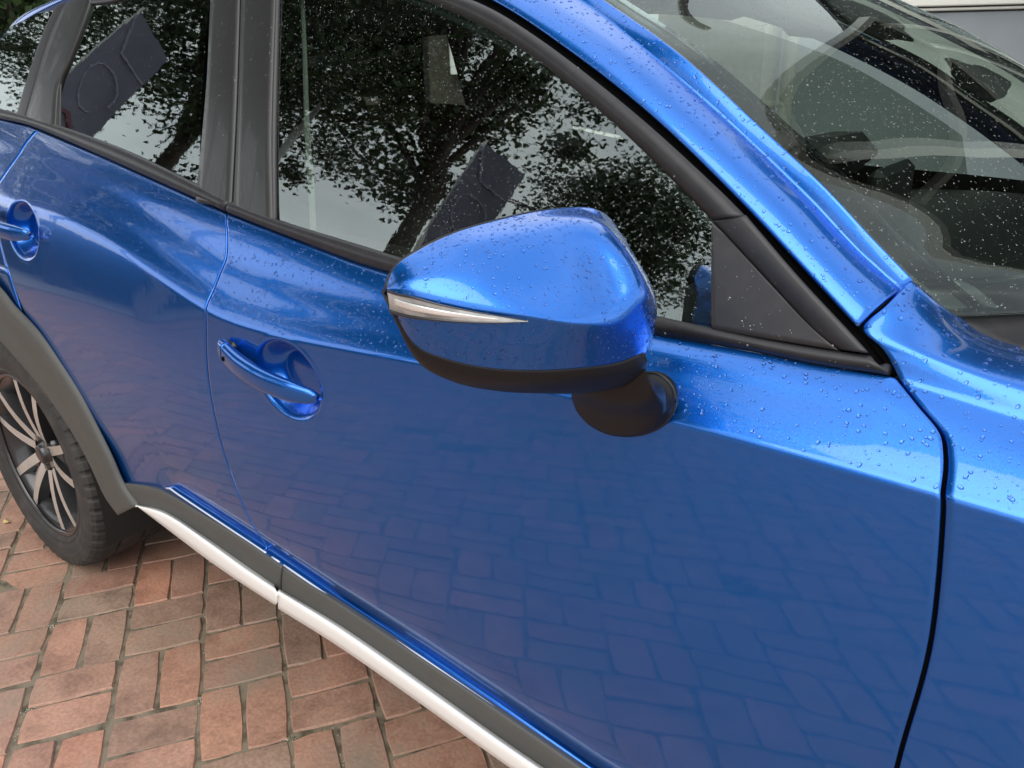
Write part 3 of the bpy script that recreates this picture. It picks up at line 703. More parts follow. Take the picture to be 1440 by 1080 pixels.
# silver strips
clad('sill_trim_strip', [
    [(191, 709.5), (232, 719), (295, 759), (345, 794), (386, 822)],
    [(192, 711), (236, 727), (297, 768), (345, 803), (388, 831)],
    [(194, 713), (240, 742), (297, 784), (345, 818), (389, 847)],
    [(195, 714), (240, 748), (297, 791), (345, 824), (387, 851)]], [-.876, -.892, -.892, -.884], 90, 24, M_silver, fold=.004, rnd=.0006)
clad('sill_trim_strip', [
    [(393, 828), (480, 879), (600, 962), (700, 1034), (767, 1080), (1000, 1240)],
    [(392, 833), (480, 888), (600, 972), (700, 1043), (767, 1089), (1000, 1249)],
    [(391, 850), (480, 905), (600, 989), (700, 1061), (767, 1107), (1000, 1267)],
    [(391, 856), (480, 912), (600, 996), (700, 1068), (760, 1109), (1000, 1275)]], [-.876, -.892, -.892, -.884], 120, 24, M_silver, fold=.010)
# dark rocker tucking under
rk = [aty(q, -.878) for q in [(148, 677), (160, 690), (194, 714), (240, 742), (297, 784), (387, 846), (480, 904), (600, 988), (760, 1100), (1000, 1266)]]
rk = [p + np.array([0, .004, 0]) for p in rk]; rk.append(rk[-1] + (rk[-1] - rk[-2]) * (2.16 - rk[-1][0]) / (rk[-1][0] - rk[-2][0]))
def rkdown(d, y): 
    o_ = []
    for i, p in enumerate(rk):
        s_ = 1
        o_.append(np.array([p[0] - (.02 if i < 2 else 0), p[1] + y, max(p[2] - d * (1.5 if i < 3 else 1), .19)]))
    return o_
C(loft('rocker', [rk, rkdown(.012, .012), rkdown(.035, .045), rkdown(.07, .11), rkdown(.10, .25)], 100, 24, M_clad, fold=.004))
# rear arch cladding: outer edge traced, inner edge round the wheel
ao = [aty(q, -.884) for q in [(-70, 360), (-35, 376), (0, 409), (14, 427), (50, 466), (84, 515), (110, 556), (134, 602), (155, 645), (171, 681), (192, 711)]]
n_a = len(ao)
ai = [aty(q, -.886) for q in [(-120, 395), (-70, 425), (-20, 462), (0, 478), (39, 521), (62, 549), (84, 580), (108, 617), (128, 655), (148, 698), (166, 724)]]
am = [o_ * .5 + i_ * .5 + np.array([0, -.006, 0]) for o_, i_ in zip(ao, ai)]
ain = [p + np.array([0, .05, .0]) for p in ai[:-1]] + [ai[-1] + np.array([-.005, .03, 0])]
arch = C(loft('arch_cladding', [[p + np.array([0, .006, 0]) for p in ao], [o_ * .94 + i_ * .06 + np.array([0, -.0025, 0]) for o_, i_ in zip(ao, ai)], am, ai, ain], 110, 40, M_clad, fold=.004, rnd=.0008))
fa = [[(2.57 + (r + .02 * abs(math.cos(a)) ** 4) * math.cos(a), y_, .335 + (r + .03 * math.sin(a)) * math.sin(a)) for a in np.linspace(R_(184), R_(-4), 40)] for r, y_ in ((.455, -.872), (.45, -.884), (.41, -.890), (.372, -.886), (.365, -.84))]
C(loft('arch_cladding', fa, 80, 24, M_clad, fold=0, ref=(2.57, 0, .335)))
fw = []
for k in ('M1', 'M2', 'M3', 'M4'):
    fw.append([row(k, x) for x in np.linspace(2.57 + {'M1': .16, 'M2': .34, 'M3': .40, 'M4': .44}[k], 3.2, 10)])
C(loft('front_bumper', fw, 30, 30, M_paint))
rw = []
for k in ('M1', 'M2', 'M3', 'M4'):
    rw.append([row(k, x) for x in np.linspace(-.78, {'M1': .1956, 'M2': .20, 'M3': -.38, 'M4': -.42}[k], 12)])
C(loft('rear_wing', rw, 40, 40, M_paint, fold=.004))
# wheel house and underbody
g = MB(); seg = 40
prof = [(.40, -.25), (.40, .055)]
V = []; 
for k in range(seg + 1):
    a = R_(-20) + R_(220) * k / seg
    V += [(.40 * math.cos(a), -.875, .335 + .40 * math.sin(a)), (.40 * math.cos(a), -.50, .335 + .40 * math.sin(a))]
g.add(V, [(2 * k, 2 * k + 1, 2 * k + 3, 2 * k + 2) for k in range(seg)])
C(g.build('wheel_house', M_under, smooth=True))
g = MB(); g.box((1.28, 0, .24), (2.2, 1.46, .10)); g.box((-.45, 0, .4), (.5, 1.4, .3)); g.box((.1, 0, .42), (.9, .96, .3)); g.box((2.7, 0, .45), (.9, 1.0, .4)); C(g.build('underbody', M_under))

# ---- wheels
def make_wheel(cx, cy, cz, side=-1):
    root = C(empty('wheel'))
    root.location = (cx, cy, cz)
    def P(o): o.parent = root; return o
    # tyre: outer sidewall at axial +.1075
    seg = 336; r0 = .335
    prof = [(.236, -.095), (.262, -.110), (.300, -.112), (.322, -.103), (.3325, -.085), (.335, -.062), (.335, -.040), (.328, -.038), (.328, -.030), (.335, -.028), (.3352, 0), (.335, .028), (.328, .030), (.328, .038), (.335, .040), (.3345, .062), (.333, .080), (.3265, .096), (.318, .1045), (.305, .1075), (.290, .1095), (.286, .1085), (.270, .1075), (.256, .103), (.250, .104), (.244, .100), (.237, .094)]
    V = []; n = len(prof)
    for k in range(seg):
        a = 2 * math.pi * k / seg; ph = k % 6; ph2 = (k + 3) % 6
        for (r, ax) in prof:
            rr = r
            if abs(ax) > .058 and r > .325 and (ph if ax > 0 else ph2) < 2: rr = r - .0075
            if .28 < r < .33 and ax > 0 and ph < 2: rr = r - (.004 if r > .31 else 0)
            V.append((rr * math.cos(a), -ax, rr * math.sin(a)))
    F = [(k * n + i, k * n + i + 1, ((k + 1) % seg) * n + i + 1, ((k + 1) % seg) * n + i) for k in range(seg) for i in range(n - 1)]
    P(mk('tyre', V, F, M_tyre, smooth=False))
    g = MB(); g.lathe([(.236, -.09), (.215, -.085), (.200, -.05), (.196, .03), (.205, .075), (.222, .085), (.231, .089), (.2375, .091), (.2385, .095), (.236, .0975), (.229, .096), (.226, .090)], 120, m=0)
    # hub dish
    g.lathe([(.060, .040), (.062, .060), (.045, .066), (.030, .068), (.029, .074), (.0, .076)], 48)
    P(g.build('rim', M_rimd, smooth=True))
    def spoke(mb, a0, a1, w0, w1, r_in=.050, r_out=.222, d_in=.070, d_out=.088, th=.030):
        # blade from hub angle a0 to rim angle a1, machined face in mat 1, flanks mat 0
        pts_o = []
        def pt(r, a, off): 
            c, s = math.cos(a), math.sin(a); return np.array([r * c - off * s, r * s + off * c])
        p0 = pt(r_in, a0, 0); p1 = pt(r_out, a1, 0); d = p1 - p0; Lq = np.linalg.norm(d); d /= Lq; nn = np.array([-d[1], d[0]])
        N_ = 7; face = []
        for i in range(N_):
            t = i / (N_ - 1); c = p0 + d * Lq * t; wd = w0 + (w1 - w0) * t; dep = d_in + (d_out - d_in) * t + .006 * math.sin(math.pi * t)
            face.append((c - nn * wd / 2, c + nn * wd / 2, dep))
        V = []
        for a, b, dep in face:
            V += [(a[0], -dep, a[1]), (b[0], -dep, b[1]), (b[0] + nn[0] * .004, -(dep - th), b[1] + nn[1] * .004), (a[0] - nn[0] * .004, -(dep - th), a[1] - nn[1] * .004)]
        base = len(mb.v)
        Ff = [(4 * i, 4 * i + 1, 4 * i + 5, 4 * i + 4) for i in range(N_ - 1)]
        Fs = [f for i in range(N_ - 1) for f in ((4 * i + 1, 4 * i + 2, 4 * i + 6, 4 * i + 5), (4 * i + 3, 4 * i, 4 * i + 4, 4 * i + 7), (4 * i + 2, 4 * i + 3, 4 * i + 7, 4 * i + 6))]
        mb.add(V, Ff, 1); mb.v = mb.v[:base + len(V)]
        mb.f += [tuple(base + i for i in f) for f in Fs + [(0, 3, 2, 1), (4 * N_ - 4, 4 * N_ - 3, 4 * N_ - 2, 4 * N_ - 1)]]; mb.mi += [0] * (len(Fs) + 2)
    for k in range(5):
        g = MB(); a = 2 * math.pi * k / 5 + .42
        spoke(g, a - .30, a - .22, .028, .024); spoke(g, a + .30, a + .26, .028, .022)
        spoke(g, a, a + .02, .030, .030, r_in=.05, d_in=.052, d_out=.060, th=.02)
        # dark infill at the root of the pair
        g.box((.085 * math.cos(a), -.058, .085 * math.sin(a)), (.05, .012, .032), rot=[[math.cos(a), 0, -math.sin(a)], [0, 1, 0], [math.sin(a), 0, math.cos(a)]], bev=.003)
        P(g.build('spoke', [M_rimd, M_rimm]))
    g = MB(); g.lathe([(.0, .084), (.020, .084), (.026, .081), (.028, .074)], 40); P(g.build('hub_cap', M_rimd, smooth=True))
    g = MB()
    for k in range(5):
        a = 2 * math.pi * k / 5 + .42 + math.pi / 5; g.tube([(.046 * math.cos(a), -.050, .046 * math.sin(a)), (.046 * math.cos(a), -.073, .046 * math.sin(a))], .0095, 6)
        o = g.build('wheel_nut', M_disc); P(o); g = MB()
    g = MB(); g.lathe([(.06, .012), (.140, .012), (.141, .002), (.06, .002)], 64); P(g.build('brake_disc', M_disc, smooth=False))
    g = MB(); g.lathe([(.0, -.05), (.195, -.05), (.195, -.02)], 48); P(g.build('inner_shield', M_under))
    if side > 0:
        root.rotation_euler = (0, 0, math.pi)
    return root
OFFI = Matrix.Translation(-OFF)
w1 = make_wheel(0, -.7655, .335)
w1.rotation_euler = (0, R_(18), 0)
def copy_tree(o, parent):
    c = o.copy(); COL.objects.link(c); c.parent = parent
    for ch in o.children: copy_tree(ch, c)
    return c
w2 = copy_tree(w1, car); w2.location = (2.57, -.7655, .335)
w3 = copy_tree(w1, car); w3.location = (0, .7655, .335); w3.rotation_euler = (0, 0, math.pi)
w4 = copy_tree(w1, car); w4.location = (2.57, .7655, .335); w4.rotation_euler = (0, 0, math.pi)
for w_ in (w2, w3, w4): w_.matrix_parent_inverse = Matrix.Translation(-OFF)
w2.rotation_euler = (0, R_(47), 0)

# ---- wing mirror
mirror = C(empty('wing_mirror'))
def PM(o): o.parent = mirror; return o
RT = np.array([1.722, -1.10]); RS = .36                     # rim plane: x = 1.722 + RS*(y+1.10)
rn = np.array([1, -RS, 0]); rn = rn / np.linalg.norm(rn)
def atrim(q, dep=0.0):
    d = ray(*q); p0 = np.array([RT[0], RT[1], 0]) + rn * dep
    return CAM + d * (((p0 - CAM) @ rn) / (d @ rn))
def mrow(pts, extra):
    return [atrim((x, y), dd) for x, y, dd in pts] + [np.array(e, float) for e in extra]
top = mrow([(544, 402, 0), (556, 375, .002), (590, 351, .003), (640, 327, .004), (700, 309, .004), (760, 296, .004), (815, 291, .006), (838, 294, .012)], [(1.806, -.872, 1.113), (1.808, -.862, 1.09)])
tA = mrow([(544, 404, .001), (562, 385, .010), (600, 366, .018), (650, 348, .026), (710, 335, .034), (775, 324, .043), (835, 316, .050), (857, 321, .050)], [(1.833, -.893, 1.097), (1.812, -.880, 1.075)])
tB = mrow([(544, 405, .002), (566, 396, .018), (610, 390, .035), (665, 386, .050), (730, 385, .064), (800, 385, .077), (848, 376, .078), (884, 366, .084)], [(1.853, -.897, 1.070), (1.815, -.880, 1.045)])
tC = mrow([(544, 406, .003), (568, 406, .022), (615, 413, .044), (672, 422, .064), (740, 431, .083), (815, 438, .099), (864, 430, .102), (901, 402, .102)], [(1.866, -.903, 1.052), (1.818, -.884, 1.030)])
cr1 = mrow([(544, 408, .003), (569, 412, .023), (617, 423, .046), (675, 434, .067), (742, 445, .087), (818, 456, .104), (868, 450, .106), (906, 418, .105)], [(1.868, -.903, 1.043), (1.818, -.884, 1.022)])
cr2 = mrow([(544, 409, .003), (569, 416, .023), (617, 428, .046), (675, 439, .067), (742, 450, .086), (818, 461, .103), (870, 461, .105), (908, 432, .104)], [(1.868, -.903, 1.034), (1.818, -.884, 1.016)])
lo1 = mrow([(545, 414, .002), (575, 452, .018), (624, 470, .040), (682, 481, .060), (746, 487, .079), (820, 488, .095), (872, 483, .099), (908, 460, .100)], [(1.864, -.903, 1.014), (1.816, -.886, 1.000)])
lo2 = mrow([(547, 424, .0), (584, 485, .012), (632, 506, .032), (690, 518, .052), (750, 521, .071), (822, 517, .087), (872, 509, .092), (902, 497, .093)], [(1.856, -.903, .995), (1.812, -.886, .984)])
mg = loft_grid([top, tA, tB, tC, cr1, cr2, lo1, lo2], 110, 90)
mref = atrim((760, 430), .0)
def orient_out(o, ref):
    """make every polygon of a convex-ish shell face away from ref"""
    me = o.data; import bmesh
    bm = bmesh.new(); bm.from_mesh(me); bm.normal_update(); s = sum((f.calc_center_median() - Vector(ref)).dot(f.normal) * f.calc_area() for f in bm.faces)
    if s < 0: bmesh.ops.reverse_faces(bm, faces=bm.faces)
    bm.to_mesh(me); bm.free(); me.update()
cover = PM(grid_obj('mirror_cover', mg, M_paint, ref=mref, fold=.006, rnd=.0008)); orient_out(cover, mref)
# black lower trim
k1 = [p + np.array([0, 0, -.0008]) for p in lo2]
k2 = mrow([(547, 432, .0), (588, 501, .010), (636, 522, .030), (694, 534, .049), (752, 536, .068), (822, 533, .083), (880, 524, .090), (910, 512, .092)], [(1.850, -.903, .980), (1.810, -.886, .972)])
k3 = mrow([(548, 436, -.003), (590, 511, .002), (640, 538, .014), (700, 550, .026), (757, 553, .038), (820, 553, .048), (872, 546, .060), (903, 540, .070)], [(1.838, -.903, .960), (1.804, -.888, .956)])
k4 = [p + rn * -.035 + np.array([0, .012, .004]) for p in k3]
M_mtrim = mat('dark_mirror_plastic', (.007, .007, .008), .42, spec=.3, bump=(900, .0002, .1))
tr_ = PM(grid_obj('mirror_trim', loft_grid([k1, k2, k3, k4], 110, 36), M_mtrim, ref=mref, fold=.004, rnd=.0006)); orient_out(tr_, mref)
# rim frame round the mirror glass and the glass itself
rimc = cr_spline([*[p for p in top], *[p for p in lo2[::-1][:1]], *[k for k in k4[::-1]]], 80)
cen_ = rimc.mean(0)
r_o = rimc + (cen_ - rimc) * .005; r_b = [p - rn * .008 + (cen_ - p) * .01 for p in rimc]; r_i = [p - rn * .006 + (cen_ - p) * .08 for p in rimc]
rr_ = [np.vstack([q, q[:1]]) for q in (np.array(r_o), np.array(r_b), np.array(r_i), np.array([p + rn * .006 for p in r_i]))]
PM(grid_obj('mirror_bezel', np.array(rr_), M_rub, fold=0))
gl_ = np.array([p + rn * .002 for p in r_i]); PM(mk('mirror_glass', list(gl_) + [gl_.mean(0)], [(i, (i + 1) % len(gl_), len(gl_)) for i in range(len(gl_))], M_mirg, smooth=False))
# indicator lens, lies just proud of the cover between the crease and the lower face
i1 = mrow([(544.5, 409, .006), (556, 413, .014), (580, 418, .031), (617, 428, .050), (660, 437, .066), (700, 444, .079), (741, 451, .0895)], [])
i2 = mrow([(546, 425, .004), (558, 431, .013), (582, 438, .030), (618, 446, .049), (660, 451, .066), (700, 453, .079), (741, 452, .0895)], [])
i3 = mrow([(548, 437, .003), (560, 441, .011), (583, 446, .029), (618, 450, .0485), (660, 453, .066), (700, 454, .079), (741, 452.5, .0895)], [])
o = PM(grid_obj('indicator_lens', loft_grid([i1, [p + rn * .0012 for p in i2], i3], 60, 12), M_lamp, ref=mref, fold=.0012, rnd=.0002)); orient_out(o, mref)
i4 = mrow([(552, 420, .010), (575, 427, .0295), (617, 436, .0505), (665, 444, .0685), (700, 448.5, .0795)], []); i5 = mrow([(556, 430, .0115), (577, 436, .0292), (617, 443, .0500), (665, 448, .0680), (700, 450.5, .0792)], [])
o = PM(grid_obj('lamp_reflector', loft_grid([[p + rn * .0010 for p in i4], [p + rn * .0010 for p in i5]], 40, 4), M_refl, ref=mref, fold=.0008, rnd=.0002)); orient_out(o, mref)
def rimline(pa, r, nm, m_):
    g = MB(); g.tube(cr_spline(pa, 50), [r * min(1, 1.15 - i / 50) for i in range(50)], 6); return PM(g.build(nm, m_, smooth=True))
rimline([p + rn * .0004 for p in i1], .0011, 'lens_surround', M_rimd); rimline([p + rn * .0004 for p in i3], .0016, 'lens_surround', M_rimd)
# foot: neck + round base on the door shoulder
base = [aty(q, -.872) for q in [(806, 556), (818, 540), (850, 532), (890, 527), (925, 528), (944, 545), (947, 572), (930, 598), (900, 611), (865, 611), (835, 598), (815, 578)]]
bs = cr_spline(base + base[:1], 61)[:-1]
neck = []
nc = aty((862, 543), -.925)
cb = bs.mean(0)
n_b = len(bs)
ringA = bs + np.array([0, .010, 0]); ringB = bs + np.array([0, -.004, 0]); ringC = np.array([p + (cb - p) * .05 + np.array([0, -.008, .0]) for p in bs])
mid_c = cb * .45 + nc * .55 + np.array([0, -.006, 0])
ringD = np.array([cb * .5 + nc * .5 + (p - cb) * np.array([.90, .5, .66]) for p in bs])
ringE = np.array([nc + (p - cb) * np.array([.76, .5, .36]) for p in bs])
ringF = np.array([nc + np.array([.0, -.012, .035]) + (p - cb) * np.array([.62, .5, .30]) for p in bs])
gg = np.array([np.vstack([r_, r_[:1]]) for r_ in (ringA, ringB, ringC, ringD, ringE, ringF)])
gg = np.stack([cr_spline(gg[:, i], 24) for i in range(gg.shape[1])], 1)
o = PM(grid_obj('mirror_foot', gg, M_mtrim, ref=cb + np.array([0, .1, 0]), fold=0)); orient_out(o, cb)
g = MB(); g.tube(cr_spline(list(bs + np.array([0, .002, 0])) + [bs[0] + np.array([0, .002, 0])], 80), .0022, 6, caps=False); PM(g.build('foot_gasket', M_rub, smooth=True))

# ---- interior and far side
g = MB()
far_rows = []
def mirr(o_, name=None):
    c = o_.copy(); c.data = o_.data.copy(); c.data.transform(Matrix.Scale(-1, 4, (0, 1, 0))); c.data.flip_normals(); COL.objects.link(c)
    if name: c.name = name
    return c
M_gl_far = glass_mat('far_tinted_glass', (.42, .46, .42))
for o_, nm in ((front_glass, 'side_window'), (rear_glass, 'side_window'), (q_glass, 'quarter_window')):
    c = mirr(o_, nm); c.data.materials.clear(); c.data.materials.append(M_gl_far); c['label'] = 'window on the far side of the car' 
for o_, nm in ((apil, 'windscreen_pillar'),):
    c = mirr(o_, nm)
cfar = [[(-.75, .70, 1.16), (.2, .74, 1.18), (1.0, .785, 1.05), (2.05, .79, .985), (3.2, .74, .85)], [(-.78, .80, 1.03), (.2, .86, 1.08), (1.0, .865, .9), (2.05, .865, .91), (3.2, .78, .80)], [(-.78, .82, .7), (.2, .88, .75), (1.0, .87, .6), (2.05, .87, .62), (3.2, .80, .6)], [(-.7, .80, .45), (.5, .86, .35), (1.0, .86, .35), (2.05, .86, .35), (2.4, .82, .4)]]
C(loft('far_side_body', cfar, 60, 40, M_paint))['label'] = 'blue doors and wing of the far side'
C(loft('door_lining', [[(x, y - .030, z + (.012 if i == 0 else 0)) for x, y, z in r] for i, r in enumerate(cfar)], 40, 30, M_int, fold=0))
C(loft('door_lining', [[(x, -y + .100, z - .01) for x, y, z in r if x < 2.4] for r in cfar[:4]], 40, 30, M_int, fold=0))
for xs in (((-.06, 1.15), (.06, 1.42)), ((1.02, 1.05), (.93, 1.44)), ((.42, 1.17), (.62, 1.44))):
    (xa, za), (xb, zb) = xs; w0 = .075 if xa > .1 else .12
    for s in (1,):
        pa = [(xa - w0, -ysurf(xa, za) * 1.0, za), (xb - w0, -ysurf(xb, zb), zb)]; pb = [(xa + w0, -ysurf(xa, za), za), (xb + w0, -ysurf(xb, zb), zb)]
        g = MB(); g.add([pa[0], pb[0], pb[1], pa[1]] + [(x, y - .03, z) for x, y, z in (pa[0], pb[0], pb[1], pa[1])], [(0, 1, 2, 3), (7, 6, 5, 4), (0, 4, 5, 1), (1, 5, 6, 2), (2, 6, 7, 3), (3, 7, 4, 0)]); C(g.build('far_pillar', M_int))
# near side inner pillars and door cards
g = MB(); g.box((1.55, -.755, .80), (1.08, .06, .34), bev=.02); C(g.build('door_card', M_int))
g = MB(); g.box((.74, -.745, .85), (.56, .05, .34), bev=.02); C(g.build('door_card', M_int))
g = MB(); g.box((1.55, .755, .80), (1.08, .06, .34), bev=.02); C(g.build('door_card', M_int))
g = MB(); g.box((1.2, 0, .30), (2.3, 1.5, .04)); g.box((2.18, 0, .6), (.06, 1.5, .6)); C(g.build('cabin_floor', M_int))
hl = [[p + np.array([0, .0, -.035]) * 1 for p in r] for r in (edge, hi, mid, cen, mir(mid), mir(hi), mir(edge))]
C(loft('headlining', hl, 30, 30, mat('grey_headlining', (.30, .30, .29), .9), fold=0))
# dashboard
db = [[(1.66, -.70, .80), (1.66, 0, .82), (1.66, .70, .80)], [(1.66, -.71, .90), (1.66, 0, .91), (1.66, .71, .90)], [(1.70, -.715, .955), (1.71, 0, .96), (1.70, .715, .955)], [(1.85, -.715, .975), (1.95, 0, .985), (1.85, .715, .975)], [(2.06, -.66, .965), (2.34, 0, .975), (2.06, .66, .965)], [(2.10, -.6, .90), (2.40, 0, .90), (2.10, .6, .90)]]
dash = C(loft('dashboard', db, 60, 40, M_int, fold=0))
g = MB(); g.lathe([(.032, -.02), (.036, .0), (.040, .006), (.042, 0.0), (.040, -.02)], 36); o = g.build('air_vent', [M_int], None, True); o.parent = dash; o.rotation_euler = (0, 0, R_(-90)); o.location = Vector((1.655, -.60, .90)) - 0 * OFF
g = MB(); g.lathe([(.037, .002), (.0385, .006), (.040, .004)], 36); o = g.build('vent_ring', [M_red], None, True); o.parent = dash; o.rotation_euler = (0, 0, R_(-90)); o.location = (1.655, -.60, .90)
g = MB(); bt = [G(q, -.06) for q in [(424, -20), (428, 60), (432, 180), (438, 270), (442, 360)]]; g.tube(cr_spline(bt, 20), [.005 + .004 * i / 19 for i in range(20)], 8, flat=.2, upv=(1, 0, 0)); C(g.build('seat_belt', mat('grey_belt', (.30, .31, .28), .7), smooth=True))
g = MB(); q = aty((1172, 205), .33); g.box(q + np.array([0, 0, -.02]), (.14, .30, .09), bev=.04); C(g.build('instrument_hood', M_int))
q = aty((1250, 275), .0); g = MB(); g.box(q + np.array([0, 0, -.02]), (.03, .24, .15), bev=.012); C(g.build('display_screen', M_int))
# steering wheel (left-hand drive: on the far side)
sw = C(empty('steering_wheel')); sw.location = (1.52, .36, .93)
g = MB(); g.tube([(.185 * math.sin(a) * .35, .185 * math.cos(a), .185 * math.sin(a) * .93) for a in np.linspace(0, 2 * math.pi, 41)], .014, 10, caps=False); o = g.build('steering_rim', M_int, sw, True)
g = MB(); g.box((.0, 0, 0), (.05, .13, .09), bev=.015); g.box((.0, 0, 0), (.02, .36, .03), bev=.005); g.box((-.02, 0, -.08), (.02, .03, .16), bev=.005); g.build('steering_hub', M_int, sw)
def seat(x, y):
    s = C(empty('seat')); s.location = (x, y, .40)
    g = MB(); g.box((.10, 0, .10), (.52, .50, .16), bev=.05); g.build('seat_cushion', M_seat, s)
    a = R_(-22); rot = [[math.cos(a), 0, math.sin(a)], [0, 1, 0], [-math.sin(a), 0, math.cos(a)]]
    rows = [[(.5 * math.sin(t) * 0 - .0 + p[0], p[1], p[2]) for p in []] for t in []]
    g = MB(); g.box((-.26, 0, .42), (.15, .48, .60), rot=rot, bev=.055); g.build('backrest', M_seat, s)
    h = MB(); h.box((-.40, 0, .81), (.10, .26, .18), rot=rot, bev=.045); ho = h.build('headrest', M_seat, s)
    for yy in (-.07, .07): h = MB(); h.tube([(-.375, yy, .68), (-.385, yy, .76)], .007, 8); h.build('headrest_post', M_disc, s)
seat(1.15, -.36); seat(1.15, .36)
s = C(empty('rear_seat')); s.location = (.28, 0, .42)
g = MB(); g.box((.08, 0, .10), (.5, 1.28, .18), bev=.05); g.build('seat_cushion', M_seat, s)
g = MB(); a = R_(-22); rot = [[math.cos(a), 0, math.sin(a)], [0, 1, 0], [-math.sin(a), 0, math.cos(a)]]; g.box((-.26, 0, .40), (.14, 1.24, .56), rot=rot, bev=.05); g.build('backrest', M_seat, s)
for y in (-.36, .36): g = MB(); g.box((-.37, y, .74), (.08, .26, .14), rot=rot, bev=.035); g.build('headrest', M_seat, s)
# tailgate so the cabin is closed
g = MB(); g.box((-.655, 0, .80), (.02, 1.34, .60)); g.box((-.27, .66, .95), (.76, .03, .36)); g.box((-.27, -.66, .95), (.76, .03, .30)); C(g.build('boot_lining', M_int))
g = MB(); g.box((-.46, 0, 1.12), (.02, 1.30, .62), bev=.005); C(g.build('cabin_rear_wall', M_int))
g = MB(); g.box((-.72, 0, .82), (.10, 1.40, .62), bev=.04); C(g.build('tailgate', M_paint))
g = MB(); g.add([(-.66, -.58, 1.12), (-.66, .58, 1.12), (-.50, .46, 1.40), (-.50, -.46, 1.40)], [(0, 1, 2, 3)]); C(g.build('rear_window', M_gl_r))
# interior mirror
g = MB(); g.box((1.70, -.02, 1.345), (.025, .24, .065), bev=.012); g.tube([(1.70, 0, 1.36), (1.74, 0, 1.42)], .01, 8); C(g.build('interior_mirror', M_int))

# ================================================================== SURROUNDINGS
# --- grey workshop building across the yard: parallel to the picture plane, 8 m off
fwd = np.array([-.617, .787]); rgt = np.array([.7925, .6098]); rgt /= np.linalg.norm(rgt); fwd = np.array([-rgt[1], rgt[0]])
bc = CAM[:2] + fwd * 8.0
bang = math.atan2(rgt[1], rgt[0])
bl = tag(empty('workshop_building', (bc[0], bc[1], 0), bang), 'low grey panelled building with a pale window band behind the car', 'building')
M_bgrey = mat('grey_panel', (.25, .275, .30), .5, noise=(3, (.265, .29, .315), .4, .6))
M_bwhite = mat('pale_frame', (.72, .71, .65), .5)
M_bglass = glass_mat('building_glass', (.02, .022, .025), .1)
M_bbrick = mat('building_brick', (.20, .11, .08), .8, noise=(12, (.26, .14, .10), .4, .65))
M_roof = mat('dark_roof', (.05, .05, .055), .6)
def bx(name, c, d, m, par=bl, bev=0.0): g = MB(); g.box(c, d, bev=bev); return g.build(name, m, par)
pw = 3.2
for k in range(0, 1):
    bx('wall_panel', (k * pw + 4.2, .05, .91), (pw - .012, .10, 1.82), M_bgrey, bev=.006)
bx('sill_band', (4.2, .0, 1.845), (3.35, .12, .022), M_bwhite, bev=.008)
bx('sill_band', (4.2, -.02, 1.915), (3.35, .16, .09), M_bwhite, bev=.008)
for k in range(0, 1):
    x = k * pw + 4.2
    g = MB(); g.box((x - pw / 2 + .03, .03, 2.62), (.06, .08, 1.30)); g.box((x + pw / 2 - .033, .03, 2.62), (.06, .08, 1.30)); g.box((x, .03, 3.25), (pw - .13, .08, .06)); g.box((x, .03, 1.99), (pw - .13, .08, .055))
    f = g.build('window_frame', M_bwhite, bl); bx('pane', (x, .05, 2.62), (pw - .13, .01, 1.20), M_bglass, f)
bx('fascia', (4.2, -.03, 3.50), (3.35, .22, .42), M_bwhite, bev=.01)
bx('wall', (4.15, 3.2, 1.6), (3.3, 6, 3.2), mat('pale_render', (.48, .47, .43), .8, noise=(4, (.42, .41, .38), .4, .7)))
bx('roof', (4.1, 3.2, 3.80), (3.5, 6.6, .16), M_roof)
# --- house with a white window seen through the cabin
hd = ray(655, 95); hp = CAM + hd * (11.0 / math.hypot(hd[0], hd[1]))
hs = tag(empty('brick_house', (hp[0], hp[1], 0), math.atan2(hd[1], hd[0]) - math.pi / 2 + .12), 'dark brick house with white framed window seen through the car windows', 'house')
bx('wall', (-1.5, 1.6, 1.5), (6.0, 3, 3.0), mat('dark_house_brick', (.04, .033, .028), .85, noise=(20, (.055, .045, .035), .4, .6)), hs)  # dark brown brick colour with random tone noise
g = MB()
for (c, d) in (((.25, .0, 1.48), (.92, .12, .09)), ((.25, .0, 2.3), (.92, .12, .08)), ((-.17, 0, 1.9), (.08, .12, .75)), ((.67, 0, 1.9), (.08, .12, .75))): g.box(c, d, bev=.01)
f = g.build('window_frame', mat('white_frame_paint', (.8, .8, .78), .4), hs); bx('pane', (.25, .05, 1.9), (.76, .02, .75), mat('dull_window', (.05, .07, .055), .3), f)
rfm = MB(); rfm.add([(-4.8, -.3, 3), (1.8, -.3, 3), (1.8, 1.6, 4.3), (-4.8, 1.6, 4.3), (-4.8, 3.5, 3), (1.8, 3.5, 3)], [(0, 1, 2, 3), (3, 2, 5, 4), (0, 3, 4), (1, 5, 2), (0, 4, 5, 1)]); rfm.build('roof', M_roof, hs)

